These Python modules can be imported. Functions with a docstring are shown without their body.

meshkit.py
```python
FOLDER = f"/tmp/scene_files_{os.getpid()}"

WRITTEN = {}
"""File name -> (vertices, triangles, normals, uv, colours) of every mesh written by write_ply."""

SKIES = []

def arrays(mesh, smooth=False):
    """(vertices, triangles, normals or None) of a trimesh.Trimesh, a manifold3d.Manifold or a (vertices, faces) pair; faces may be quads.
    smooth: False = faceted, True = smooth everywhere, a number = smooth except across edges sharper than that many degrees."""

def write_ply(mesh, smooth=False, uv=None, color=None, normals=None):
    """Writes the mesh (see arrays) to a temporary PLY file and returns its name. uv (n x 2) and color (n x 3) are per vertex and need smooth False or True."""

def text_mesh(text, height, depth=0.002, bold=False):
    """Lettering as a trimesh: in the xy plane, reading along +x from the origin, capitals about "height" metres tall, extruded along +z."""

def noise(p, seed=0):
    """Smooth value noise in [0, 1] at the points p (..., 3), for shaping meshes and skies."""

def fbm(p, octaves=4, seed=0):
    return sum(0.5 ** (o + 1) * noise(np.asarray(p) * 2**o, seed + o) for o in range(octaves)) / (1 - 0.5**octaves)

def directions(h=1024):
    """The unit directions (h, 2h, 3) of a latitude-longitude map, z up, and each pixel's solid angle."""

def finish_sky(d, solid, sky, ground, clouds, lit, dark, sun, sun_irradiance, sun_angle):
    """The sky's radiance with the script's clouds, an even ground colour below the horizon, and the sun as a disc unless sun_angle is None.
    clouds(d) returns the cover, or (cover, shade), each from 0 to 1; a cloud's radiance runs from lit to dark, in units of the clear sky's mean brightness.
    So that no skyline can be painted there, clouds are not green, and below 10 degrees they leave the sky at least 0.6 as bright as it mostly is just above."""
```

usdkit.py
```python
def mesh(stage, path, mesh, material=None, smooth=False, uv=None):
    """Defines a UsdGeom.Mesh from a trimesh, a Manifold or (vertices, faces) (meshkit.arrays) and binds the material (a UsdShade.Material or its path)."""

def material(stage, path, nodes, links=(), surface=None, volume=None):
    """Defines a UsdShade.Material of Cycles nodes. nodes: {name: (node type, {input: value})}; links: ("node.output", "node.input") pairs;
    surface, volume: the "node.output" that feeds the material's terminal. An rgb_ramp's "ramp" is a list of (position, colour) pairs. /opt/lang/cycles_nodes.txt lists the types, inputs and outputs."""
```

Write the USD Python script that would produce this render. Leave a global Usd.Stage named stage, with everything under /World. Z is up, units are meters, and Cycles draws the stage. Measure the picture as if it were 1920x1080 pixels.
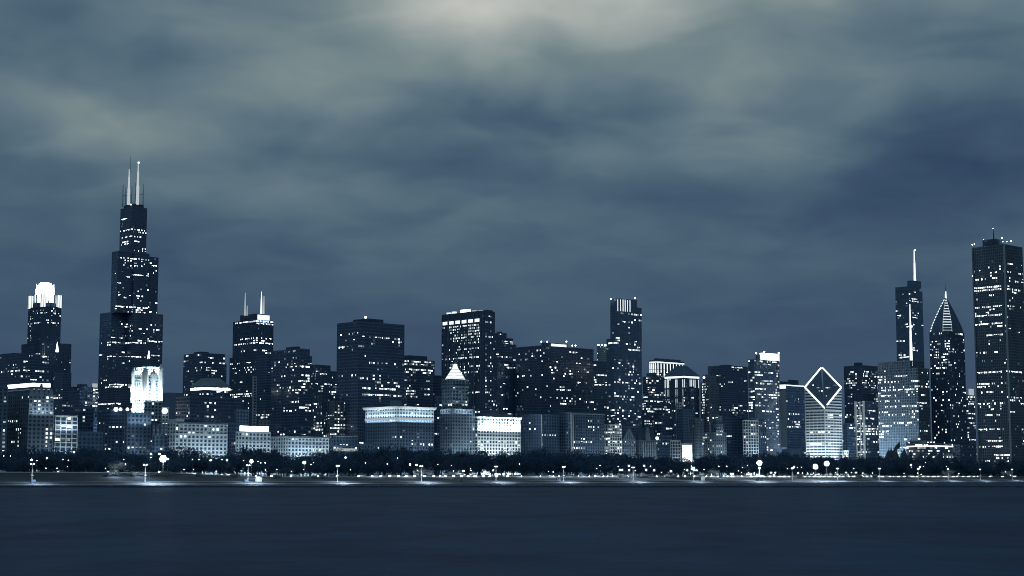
import math, random
import numpy as np
import trimesh
import usdkit, meshkit
from pxr import Usd, UsdGeom, UsdLux, UsdShade, Gf, Sdf

stage = Usd.Stage.CreateInMemory()
UsdGeom.Xform.Define(stage, '/World')
# ------------------------------------------------------------------ camera
F, CX, CY = 3150.0, 960.0, 540.0          # focal length and centre in photograph pixels
HORIZON = 893.5
EYE = 5.0
TH = math.atan((HORIZON - CY) / F)
cam = UsdGeom.Camera.Define(stage, '/World/camera')
cam.CreateHorizontalApertureAttr(36.0)
cam.CreateFocalLengthAttr(36.0 * F / 1920)
cam.CreateClippingRangeAttr(Gf.Vec2f(0.5, 60000))
cam.CreateExposureAttr(0.0)
cam.AddTranslateOp().Set((0, 0, EYE))
cam.AddRotateXOp().Set(90 + math.degrees(TH))


def pix_dir(px, py):
    a, b = (px - CX) / F, (CY - py) / F
    c, s = math.cos(TH), math.sin(TH)
    d = np.array([a, c - b * s, s + b * c])
    return d / np.linalg.norm(d)


# ------------------------------------------------------------------ sky: dusk overcast
def az_el(px, py):
    d = pix_dir(px, py)
    return math.atan2(d[0], d[1]), math.asin(d[2])


def make_sky():
    N = {"tc": ("texture_coordinate", {}), "sep": ("separate_xyz", {}),
         "az": ("math", {"math_type": "arctan2"}), "el": ("math", {"math_type": "arcsine"}),
         "v": ("combine_xyz", {}),
         "wn": ("noise_texture", {"scale": 11.0, "detail": 4.0, "roughness": 0.5}),
         "ws": ("vector_math", {"math_type": "subtract", "vector2": (0.5, 0.5, 0.5)}),
         "wm": ("vector_math", {"math_type": "multiply", "vector2": (0.085, 0.040, 0.0)}),
         "vw": ("vector_math", {"math_type": "add"}),
         # cloud deck seen in perspective
         "zz": ("math", {"math_type": "maximum", "value2": 0.0}), "zb": ("math", {"math_type": "add", "value2": 0.20}),
         "dx": ("math", {"math_type": "divide"}), "dy": ("math", {"math_type": "divide"}), "deck": ("combine_xyz", {}),
         "n1": ("noise_texture", {"scale": 2.3, "detail": 2.5, "roughness": 0.42, "distortion": 0.5}),
         "n2": ("noise_texture", {"scale": 5.6, "detail": 2.0, "roughness": 0.5, "distortion": 0.6}),
         "n3": ("noise_texture", {"scale": 16.0, "detail": 3.0, "roughness": 0.5, "distortion": 0.6})}
    L = [("tc.generated", "sep.vector"), ("sep.x", "az.value1"), ("sep.y", "az.value2"), ("sep.z", "el.value1"),
         ("az.value", "v.x"), ("el.value", "v.y"), ("v.vector", "wn.vector"), ("wn.color", "ws.vector1"), ("ws.vector", "wm.vector1"),
         ("v.vector", "vw.vector1"), ("wm.vector", "vw.vector2"),
         ("sep.z", "zz.value1"), ("zz.value", "zb.value1"), ("sep.x", "dx.value1"), ("zb.value", "dx.value2"), ("sep.y", "dy.value1"), ("zb.value", "dy.value2"),
         ("dx.value", "deck.x"), ("dy.value", "deck.y"), ("deck.vector", "n1.vector"), ("deck.vector", "n2.vector"), ("deck.vector", "n3.vector")]
    # overall brightness rises from the horizon to the zenith
    N["grad"] = ("map_range", {"range_type": "smoothstep", "from_min": 0.0, "from_max": 0.31, "to_min": SKY_LOW, "to_max": SKY_HIGH, "clamp": True})
    L.append(("el.value", "grad.value"))
    last = "grad.result"
    for k, (n, amp) in enumerate((("n1", 0.15), ("n2", 0.085), ("n3", 0.018))):
        N[f"a{k}"] = ("math", {"math_type": "multiply_add", "value2": amp, "value3": -amp / 2})
        N[f"s{k}"] = ("math", {"math_type": "add"})
        N[f"g{k}"] = ("map_range", {"from_min": 0.06, "from_max": 0.2, "to_min": 0.15, "to_max": 1.0, "clamp": True})
        N[f"h{k}"] = ("math", {"math_type": "multiply"})
        N[f"t{k}"] = ("map_range", {"range_type": "smoothstep", "from_min": 0.30, "from_max": 0.70, "clamp": True})
        L += [(f"{n}.fac", f"t{k}.value"), (f"t{k}.result", f"a{k}.value1"), ("el.value", f"g{k}.value"), (f"a{k}.value", f"h{k}.value1"), (f"g{k}.result", f"h{k}.value2"), (f"h{k}.value", f"s{k}.value1"), (last, f"s{k}.value2")]
        last = f"s{k}.value"
    for k, (px, py, sx, sy, amp) in enumerate(CLOUD_BANKS):
        a, e = az_el(px, py)
        N[f"b{k}"] = ("vector_math", {"math_type": "subtract", "vector2": (a, e, 0)})
        N[f"c{k}"] = ("vector_math", {"math_type": "multiply", "vector2": (F / sx, F / sy, 0)})
        N[f"d{k}"] = ("vector_math", {"math_type": "dot_product"})
        N[f"e{k}"] = ("math", {"math_type": "power", "value1": math.exp(-0.5)})
        N[f"f{k}"] = ("math", {"math_type": "multiply_add", "value2": amp})
        L += [("vw.vector", f"b{k}.vector1"), (f"b{k}.vector", f"c{k}.vector1"), (f"c{k}.vector", f"d{k}.vector1"), (f"c{k}.vector", f"d{k}.vector2"),
              (f"d{k}.value", f"e{k}.value2"), (f"e{k}.value", f"f{k}.value1"), (last, f"f{k}.value3")]
        last = f"f{k}.value"
    lin = lambda c: tuple((x / 255 / 12.92) if x < 10 else (((x / 255 + .055) / 1.055) ** 2.4) for x in c)
    N["ramp"] = ("rgb_ramp", {"ramp": [(p, lin(c)) for p, c in ((0, (24, 42, 68)), (.15, (48, 68, 96)), (.27, (64, 86, 110)), (.38, (78, 102, 120)), (.5, (98, 120, 132)), (.62, (120, 138, 142)), (.8, (158, 168, 166)), (1, (198, 200, 194)))]})
    N["k"] = ("vector_math", {"math_type": "scale", "scale": 1 / SKY_STRENGTH})
    N["phys"] = ("sky_texture", {"sky_type": "single_scattering", "sun_disc": False, "sun_elevation": math.radians(-4), "sun_rotation": 0.05})
    N["mx"] = ("mix_color", {"blend_type": "mix", "fac": 0.96, "use_clamp": True})
    N["bg"] = ("background_shader", {"strength": SKY_STRENGTH})
    L += [(last, "ramp.fac"), ("ramp.color", "k.vector1"), ("phys.color", "mx.a"), ("k.vector", "mx.b"), ("mx.result", "bg.color")]
    dome = UsdLux.DomeLight.Define(stage, '/World/sky')
    m = usdkit.material(stage, '/World/Looks/sky_clouds', N, L, surface="bg.background")
    UsdShade.MaterialBindingAPI.Apply(dome.GetPrim()).Bind(m)
    dome.GetPrim().SetCustomDataByKey('kind', 'structure')


LAMP_POWER = 5600.0
SKY_STRENGTH = 0.1
SKY_LOW, SKY_HIGH = 0.215, 0.57
CLOUD_BANKS = [  # soft brighter and darker banks of the overcast (direction of the photograph's pixel, spread, strength)
    (825, -10, 115, 72, .23), (1110, -15, 250, 48, .27), (120, 200, 210, 38, .09), (275, 250, 90, 25, .06), (900, 130, 120, 45, .11), (1420, 140, 100, 35, .12),
    (1000, 295, 120, 35, .06), (440, 350, 150, 24, .07), (1790, 185, 60, 30, .05), (1250, 100, 150, 40, .06), (620, 160, 150, 40, .05),
    (270, 95, 190, 38, -.11), (50, 20, 130, 40, -.10), (640, 215, 130, 22, -.09), (975, 230, 110, 24, -.10), (520, 275, 130, 24, -.06), (860, 312, 80, 24, -.07),
    (40, 450, 230, 60, -.06), (1880, 262, 140, 80, -.22), (1210, 355, 170, 40, -.09), (1600, 372, 200, 50, -.09), (60, 345, 230, 45, -.06), (1350, 185, 100, 25, -.04), (1700, 230, 70, 42, -.10), (1740, 70, 130, 60, -.05),
]
make_sky()
# ------------------------------------------------------------------ frame of the city grid
c43, s43 = math.cos(math.radians(43.3)), math.sin(math.radians(43.3))
WEST, NORTH = np.array([-s43, c43]), np.array([c43, s43])
EAST, SOUTH = -WEST, -NORTH
GROUND = 4.5
RNG = np.random.default_rng(7)


def proj(x, y, z):
    c, s = math.cos(TH), math.sin(TH)
    w = y * c + (z - EYE) * s
    return CX + F * x / w, CY - F * ((z - EYE) * c - y * s) / w


def at_y(px, py, Y):
    d = pix_dir(px, py)
    return np.array([0, 0, EYE]) + d * (Y / d[1])


def at_e(px, py, e):
    """The point seen at a pixel on the north-south plane e metres west of the camera."""
    d = pix_dir(px, py)
    return np.array([0, 0, EYE]) + d * (e / (d[:2] @ WEST))


def grid(e, n, z=0.0):
    p = WEST * e + NORTH * n
    return np.array([p[0], p[1], z])


def north_of(px, e):
    return at_e(px, HORIZON, e)[:2] @ NORTH


def reach(C, Z, u, px):
    """How far from C along u until the point at height Z is seen at column px."""
    c, s = math.cos(TH), math.sin(TH)
    t = (px - CX) / F
    return (t * (C[1] * c + (Z - EYE) * s) - C[0]) / (u[0] - t * u[1] * c)


# ------------------------------------------------------------------ names, things, meshes
taken = set()


def numbered(parent, name):
    k, path = 0, f'{parent}/{name}'
    while path in taken:
        k += 1
        path = f'{parent}/{name}_{k:03d}'
    taken.add(path)
    return path


class Thing:
    def __init__(self, name, label=None, cat=None, loc=(0, 0, 0), rotz=0, group=None, kind=None):
        self.path, self.o = numbered('/World', name), np.array(loc, float)
        x = UsdGeom.Xform.Define(stage, self.path)
        x.AddTranslateOp().Set(Gf.Vec3d(*map(float, loc)))
        if rotz:
            x.AddRotateZOp().Set(math.degrees(rotz))
        self.prim = x.GetPrim()
        tag(self.prim, label, cat, group, kind)


def tag(prim, label=None, cat=None, group=None, kind=None):
    for k, v in (('label', label), ('category', cat), ('group', group), ('kind', kind)):
        if v:
            prim.SetCustomDataByKey(k, v)
    return prim


def copy_of(src, loc, rotz=0, label=None, group=None, scale=None):
    was = src.prim.GetCustomData()
    name = src.path.rsplit('/', 1)[1]
    base = name[:-4] if name[-4:-3] == '_' and name[-3:].isdigit() else name
    path = numbered('/World', base)
    x = UsdGeom.Xform.Define(stage, path)
    p = x.GetPrim()
    p.GetReferences().AddInternalReference(src.path)
    x.ClearXformOpOrder()
    x.AddTranslateOp(opSuffix='place').Set(Gf.Vec3d(*map(float, loc)))
    x.AddRotateZOp(opSuffix='place').Set(math.degrees(rotz))
    if scale is not None:
        x.AddScaleOp(opSuffix='place').Set(Gf.Vec3f(*map(float, np.broadcast_to(scale, 3))))
    p.SetInstanceable(True)
    tag(p, label or was.get('label'), was['category'], group or was.get('group'))
    return p


BOXF = np.array([[0, 2, 1], [0, 3, 2], [4, 5, 6], [4, 6, 7], [0, 1, 5], [0, 5, 4], [1, 2, 6], [1, 6, 5], [2, 3, 7], [2, 7, 6], [3, 0, 4], [3, 4, 7]])


class MB:
    def __init__(self):
        self.v, self.f, self.n = [], [], 0

    def add(self, v, f):
        v = np.asarray(v, float)
        self.v.append(v)
        self.f.append(np.asarray(f, int) + self.n)
        self.n += len(v)
        return self

    def mesh(self, m):
        return self.add(m.vertices, m.faces)

    def box(self, o, u, n, a0, a1, b0, b1, z0, z1):
        """A box spanned along u, n and z from the plan point o."""
        ab = [(a0, b0), (a1, b0), (a1, b1), (a0, b1)]
        if u[0] * n[1] - u[1] * n[0] < 0:
            ab = ab[::-1]
        pts = [(o[0] + u[0] * a + n[0] * b, o[1] + u[1] * a + n[1] * b) for a, b in ab]
        return self.add([(*p, z0) for p in pts] + [(*p, z1) for p in pts], BOXF)

    def cube(self, c, s, z0, z1):
        return self.box((c[0], c[1]), (1, 0), (0, 1), -s[0] / 2, s[0] / 2, -s[1] / 2, s[1] / 2, z0, z1)

    def frustum(self, low, high, z0, z1):
        """Between two plan polygons of the same length."""
        n = len(low)
        z1 = np.broadcast_to(z1, n)
        z0 = np.broadcast_to(z0, n)
        v = [(*p, z) for p, z in zip(low, z0)] + [(*p, z) for p, z in zip(high, z1)]
        f = [t for i in range(n) for t in ((i, (i + 1) % n, n + (i + 1) % n), (i, n + (i + 1) % n, n + i))]
        f += [(0, i + 1, i) for i in range(1, n - 1)] + [(n, n + i, n + i + 1) for i in range(1, n - 1)]
        return self.add(v, f)

    def tube(self, p, q, r0, r1=None, sides=8):
        r1 = r0 if r1 is None else r1
        p, q = np.asarray(p, float), np.asarray(q, float)
        t = (q - p) / (np.linalg.norm(q - p) + 1e-9)
        a = np.cross(t, [0, 0, 1.0] if abs(t[2]) < .9 else [1.0, 0, 0])
        a /= np.linalg.norm(a)
        b = np.cross(t, a)
        ang = np.arange(sides) * 2 * np.pi / sides
        ring = np.cos(ang)[:, None] * a + np.sin(ang)[:, None] * b
        v = np.vstack([p + ring * r0, q + ring * r1, [p], [q]])
        f = []
        for i in range(sides):
            j = (i + 1) % sides
            f += [(i, j, sides + j), (i, sides + j, sides + i), (2 * sides, j, i), (2 * sides + 1, sides + i, sides + j)]
        return self.add(v, f)

    def ball(self, c, r, sub=1, squash=1.0):
        m = trimesh.creation.icosphere(sub, r)
        return self.add(m.vertices * [1, 1, squash] + np.asarray(c, float), m.faces)

    def build(self, name, mat, parent=None, kind=None, smooth=False, label=None, cat=None, group=None):
        """Defines what was collected as ONE mesh under a thing (or at top level)."""
        if not self.n:
            return None
        o = parent.o if parent is not None else np.zeros(3)
        path = numbered(parent.path if parent is not None else '/World', name)
        m = usdkit.mesh(stage, path, (np.vstack(self.v) - o, np.vstack(self.f)), MAT[mat], smooth)
        if mat in VARIED:           # every pane or leaf its own tone
            r = np.random.default_rng(len(taken))
            piece = 4 if mat in LEAVES else 8
            vals = np.repeat(r.random(self.n // piece + 1), piece)[:self.n].astype(np.float32)
            UsdGeom.PrimvarsAPI(m).CreatePrimvar('tone', Sdf.ValueTypeNames.FloatArray, 'vertex').Set(vals)
        s = tag(m.GetPrim(), label, cat, group, kind)
        sub = Thing.__new__(Thing)
        sub.path, sub.o, sub.prim = path, o, s
        return sub


# ------------------------------------------------------------------ materials
MAT = {}
LEAVES = {'foliage', 'shrub_foliage', 'blossom'}
VARIED = LEAVES | {'lit_window', 'lit_window_bright', 'lit_window_soft'}


def wall_mat(name, col, rough=0.8, spec=0.3, var=0.25, scale=0.05, metal=0.0):
    lo, hi = [tuple(c * k for c in col) for k in (1 - var, 1 + var)]
    MAT[name] = usdkit.material(stage, f'/World/Looks/{name}', {
        "g": ("geometry", {}), "m": ("mapping", {"scale": (1, 1, 0.35)}), "n": ("noise_texture", {"scale": scale, "detail": 5.0, "roughness": 0.6}),
        "r": ("rgb_ramp", {"ramp": [(.25, lo), (.75, hi)]}), "p": ("principled_bsdf", {"roughness": rough, "specular_ior_level": spec, "metallic": metal})},
        [("g.position", "m.vector"), ("m.vector", "n.vector"), ("n.fac", "r.fac"), ("r.color", "p.base_color")], surface="p.BSDF")


def glow_mat(name, col, lo, hi=None, bias=1.0):
    """Lit glass or lamps; with hi, the strength differs from pane to pane."""
    if hi is None:
        MAT[name] = usdkit.material(stage, f'/World/Looks/{name}', {"e": ("emission", {"color": col, "strength": lo})}, [], surface="e.emission")
        return
    MAT[name] = usdkit.material(stage, f'/World/Looks/{name}', {
        "g": ("attribute", {"attribute": "tone"}), "pw": ("math", {"math_type": "power", "value2": bias}), "r": ("map_range", {"to_min": lo, "to_max": hi}), "e": ("emission", {"color": col})},
        [("g.fac", "pw.value1"), ("pw.value", "r.value"), ("r.result", "e.strength")], surface="e.emission")


wall_mat('dark_steel', (.060, .118, .225), .5, .5)
wall_mat('dark_stone', (.070, .130, .225), .85)
wall_mat('grey_stone', (.130, .190, .252), .85)
wall_mat('slate_stone', (.105, .175, .275), .85)
wall_mat('pale_stone', (.30, .39, .46), .85, var=.15)
wall_mat('white_stone', (.51, .58, .61), .8, var=.10)
wall_mat('roof_dark', (.045, .085, .15), .9)
wall_mat('metal_white', (.65, .68, .70), .45, .5, .08)
wall_mat('lamp_metal', (.30, .34, .37), .5, .5, .1)
wall_mat('sculpture_metal', (.10, .14, .19), .35, .6, .15)
wall_mat('concrete', (.34, .40, .44), .9, var=.25, scale=.4)
wall_mat('quay_stone', (.055, .09, .135), .9, var=.35, scale=.3)
wall_mat('damp_concrete', (.055, .08, .11), .85, var=.35, scale=.15)
wall_mat('wet_concrete', (.070, .10, .135), .8, var=.3, scale=.3)
wall_mat('rubble', (.035, .065, .12), .95, var=.4, scale=.5)
wall_mat('asphalt', (.06, .075, .09), .85, var=.2, scale=.4)
wall_mat('grass', (.018, .036, .062), .95, var=.4, scale=.25)
wall_mat('bark', (.05, .07, .095), .95, var=.4, scale=2.0)
wall_mat('car_paint_dark', (.04, .05, .07), .3, .6, .1)
wall_mat('car_paint_pale', (.5, .53, .55), .3, .6, .1)
wall_mat('tyre', (.02, .025, .03), .9)
wall_mat('canvas', (.7, .72, .72), .9, var=.08)


def glass_mat(name, col, rough, spec):
    MAT[name] = usdkit.material(stage, f'/World/Looks/{name}', {
        "g": ("geometry", {}), "m": ("mapping", {"scale": (.25, .25, .27)}), "fl": ("vector_math", {"math_type": "floor"}), "w": ("white_noise_texture", {"dimensions": "3D"}),
        "r": ("rgb_ramp", {"ramp": [(0, tuple(c * .75 for c in col)), (.8, col), (1, tuple(c * 1.35 for c in col))]}),
        "p": ("principled_bsdf", {"roughness": rough, "specular_ior_level": spec})},
        [("g.position", "m.vector"), ("m.vector", "fl.vector1"), ("fl.vector", "w.vector"), ("w.value", "r.fac"), ("r.color", "p.base_color")], surface="p.BSDF")


glass_mat('window_glass', (.030, .072, .155), .18, .8)
glass_mat('window_glass_blue', (.055, .118, .225), .15, 1.0)


def foliage_mat(name, col, tr):
    MAT[name] = usdkit.material(stage, f'/World/Looks/{name}', {
        "g": ("attribute", {"attribute": "tone"}), "r": ("rgb_ramp", {"ramp": [(0, tuple(c * .45 for c in col)), (1, tuple(c * 1.5 for c in col))]}),
        "d": ("diffuse_bsdf", {}), "t": ("translucent_bsdf", {}), "x": ("mix_closure", {"fac": tr})},
        [("g.fac", "r.fac"), ("r.color", "d.color"), ("r.color", "t.color"), ("d.BSDF", "x.closure1"), ("t.BSDF", "x.closure2")], surface="x.closure")


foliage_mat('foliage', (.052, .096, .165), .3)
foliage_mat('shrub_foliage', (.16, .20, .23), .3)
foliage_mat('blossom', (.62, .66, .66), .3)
WHITE = (.88, .98, 1.0)
glow_mat('lit_window', WHITE, .10, 3.2, 1.6)
glow_mat('lit_window_bright', WHITE, .5, 5.0, 1.4)
glow_mat('lit_window_soft', (.72, .90, 1.0), .015, .34, 1.8)
glow_mat('lit_strip', WHITE, 1.3)
glow_mat('lit_panel', WHITE, 2.2)
glow_mat('lit_crown', WHITE, 4.0)
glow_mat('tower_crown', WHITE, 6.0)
glow_mat('lit_dim', (.85, .96, 1.0), .45)
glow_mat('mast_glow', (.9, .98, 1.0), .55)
glow_mat('beacon', WHITE, 12.0)
glow_mat('neon', WHITE, 2.6)
glow_mat('globe', WHITE, 14.0)
glow_mat('globe_large', WHITE, 60.0)
glow_mat('lamp_lens', WHITE, 25.0)
glow_mat('flood_lens', WHITE, 70.0)
glow_mat('headlight', WHITE, 60.0)
glow_mat('taillight', (1, .5, .4), 1.2)
MAT['water'] = usdkit.material(stage, '/World/Looks/water', {
    "g": ("geometry", {}), "m1": ("mapping", {"scale": (.10, .055, 1)}), "n1": ("noise_texture", {"scale": 1.0, "detail": 6.0, "roughness": .62}),
    "m2": ("mapping", {"scale": (.022, .010, 1)}), "n2": ("noise_texture", {"scale": 1.0, "detail": 3.0, "roughness": .55}),
    "r": ("rgb_ramp", {"ramp": [(.43, (.0012, .0150, .050)), (.59, (.0080, .0375, .098))]}),
    "mx": ("math", {"math_type": "multiply_add", "value2": .5}), "hf": ("math", {"math_type": "multiply", "value2": .5}),
    "b": ("bump", {"strength": .9, "distance": .5}), "p": ("principled_bsdf", {"roughness": .5, "specular_ior_level": .025, "specular_tint": (.4, .7, 1.0)})},
    [("g.position", "m1.vector"), ("g.position", "m2.vector"), ("m1.vector", "n1.vector"), ("m2.vector", "n2.vector"), ("n1.fac", "mx.value1"), ("n2.fac", "hf.value1"), ("hf.value", "mx.value3"),
     ("mx.value", "r.fac"), ("n1.fac", "b.height"), ("r.color", "p.base_color"), ("b.normal", "p.normal")], surface="p.BSDF")


# ------------------------------------------------------------------ ground, water, shore
def strip(name, mat, e0, e1, z0, z1, n0=-400.0, n1=3200.0, step=0, kind='structure'):
    """A sheet between two north-south lines; z may depend on the northing."""
    ns = np.linspace(n0, n1, 2 if not step else int((n1 - n0) / step) + 1)
    zf = lambda z, n: z(n) if callable(z) else z
    v = [p for n in ns for p in (grid(e0, n, zf(z0, n)), grid(e1, n, zf(z1, n)))]
    f = [t for i in range(len(ns) - 1) for t in ((2 * i, 2 * i + 2, 2 * i + 1), (2 * i + 1, 2 * i + 2, 2 * i + 3))]
    v = np.array(v)
    f = np.array(f)
    if np.cross(v[f[0][1]] - v[f[0][0]], v[f[0][2]] - v[f[0][0]])[2] < 0:
        f = f[:, ::-1]
    return MB().add(v, f).build(name, mat, kind=kind)


SHORE = 845.0
N_LEFT, N_MID = north_of(300, 905), north_of(480, 905)


def road_z(n):
    return 4.6 + 2.6 * float(np.clip((N_MID - n) / (N_MID - N_LEFT), 0, 1))


strip('lake_water', 'water', -24000, SHORE, 0, 0, -24000, 24000)
wall_n = MB()
wall_n.box(grid(0, 0)[:2], WEST, NORTH, SHORE, SHORE + .5, -400, 3200, -1.0, .30)
wall_n.build('quay_edge', 'quay_stone', kind='structure')
strip('lower_quay', 'wet_concrete', SHORE + .5, SHORE + 9, .296, 1.15)
MB().box(grid(0, 0)[:2], WEST, NORTH, SHORE + 9, SHORE + 9.4, -400, 3200, .6, 1.65).build('quay_step', 'quay_stone', kind='structure')
strip('promenade', 'damp_concrete', SHORE + 9.4, SHORE + 21, 1.646, 2.25)
strip('grass_slope', 'grass', SHORE + 21, 897, 2.25, road_z, step=20)
strip('lakefront_road', 'asphalt', 897, 927, road_z, road_z, step=20)
strip('park_lawn', 'grass', 927, 1415, road_z, GROUND, step=20)
strip('city_ground', 'asphalt', 1415, 14000, GROUND, GROUND, -9000, 14000)
strip('city_ground', 'asphalt', 860, 1415, GROUND - .6, GROUND - .6, 3200, 14000)
strip('city_ground', 'asphalt', 860, 1415, 2.0, 2.0, -9000, -400)
for e, nm in ((897.0, 'road_kerb'), (926.7, 'road_kerb')):
    k = MB()
    ns = np.arange(-400, 3200, 20.0)
    for a, b in zip(ns[:-1], ns[1:]):
        z0, z1 = road_z(a), road_z(b)
        q = [grid(e, a), grid(e, b), grid(e + .3, b), grid(e + .3, a)]
        k.frustum([p[:2] for p in q][::-1], [p[:2] for p in q][::-1], [z0 - .3, z1 - .3, z1 - .3, z0 - .3][::-1], [z0 + .14, z1 + .14, z1 + .14, z0 + .14][::-1])
    k.build(nm, 'concrete', kind='structure')
k = MB()
for n in np.arange(-100, 2200, 12.0):
    for e in (904.5, 919.5):
        z = road_z(n + 1.5) + .012
        k.box(grid(e, n)[:2], WEST, NORTH, 0, .15, 0, 3, z - .008, z)
k.build('lane_marking', 'canvas', kind='structure')

# breakwater in the harbour mouth: rubble mound with mooring posts
bw = Thing('breakwater', 'low dark stone breakwater lying right across the harbour', 'breakwater', (0, 780, 0))
m = MB()
xs = np.arange(-420, 421, 4.0)
for i in range(len(xs) - 1):
    h0 = .62 + .12 * RNG.random()
    m.box((xs[i], 780 + .004 * xs[i] + RNG.random() * .2), (1, 0), (0, 1), 0, 3.99, -1.6 - .4 * RNG.random(), 1.6, -1, h0)
m.build('rubble', 'rubble', bw, kind='stuff')
for x in np.concatenate([np.linspace(-60, 40, 9), np.linspace(95, 215, 14)]):
    MB().tube((x, 780, .4), (x, 780, 1.15 + .25 * RNG.random()), .22, .18, 6).build('mooring_post', 'rubble', bw)


# ------------------------------------------------------------------ buildings
STYLE = {  # bay, storey, pier share, spandrel share, recess, wall, glass, which leads
    'dark': (3.3, 3.9, .16, .34, .35, 'dark_steel', 'window_glass', 's'),
    'fine': (2.6, 3.9, .22, .36, .30, 'dark_steel', 'window_glass', 'p'),
    'vert': (2.8, 3.9, .34, .30, .45, 'grey_stone', 'window_glass', 'p'),
    'darkvert': (3.0, 3.9, .36, .30, .45, 'dark_stone', 'window_glass', 'p'),
    'mason': (4.2, 3.8, .42, .40, .50, 'grey_stone', 'window_glass', 'p'),
    'darkmason': (4.4, 3.8, .42, .42, .50, 'dark_stone', 'window_glass', 'p'),
    'pale': (4.6, 3.9, .36, .36, .60, 'pale_stone', 'window_glass', 'p'),
    'white': (4.6, 3.9, .30, .34, .60, 'white_stone', 'window_glass', 'p'),
    'frame': (5.6, 4.1, .16, .20, .50, 'white_stone', 'window_glass', 'p'),
    'horiz': (6.5, 4.2, .05, .46, .45, 'white_stone', 'window_glass', 's'),
    'glass': (3.2, 3.9, .07, .12, .12, 'dark_steel', 'window_glass_blue', 'p'),
    'plain': None,
}


def rect(C, L, M):
    C = np.asarray(C)
    return [C, C + NORTH * M, C + NORTH * M + WEST * L, C + WEST * L]


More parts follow.
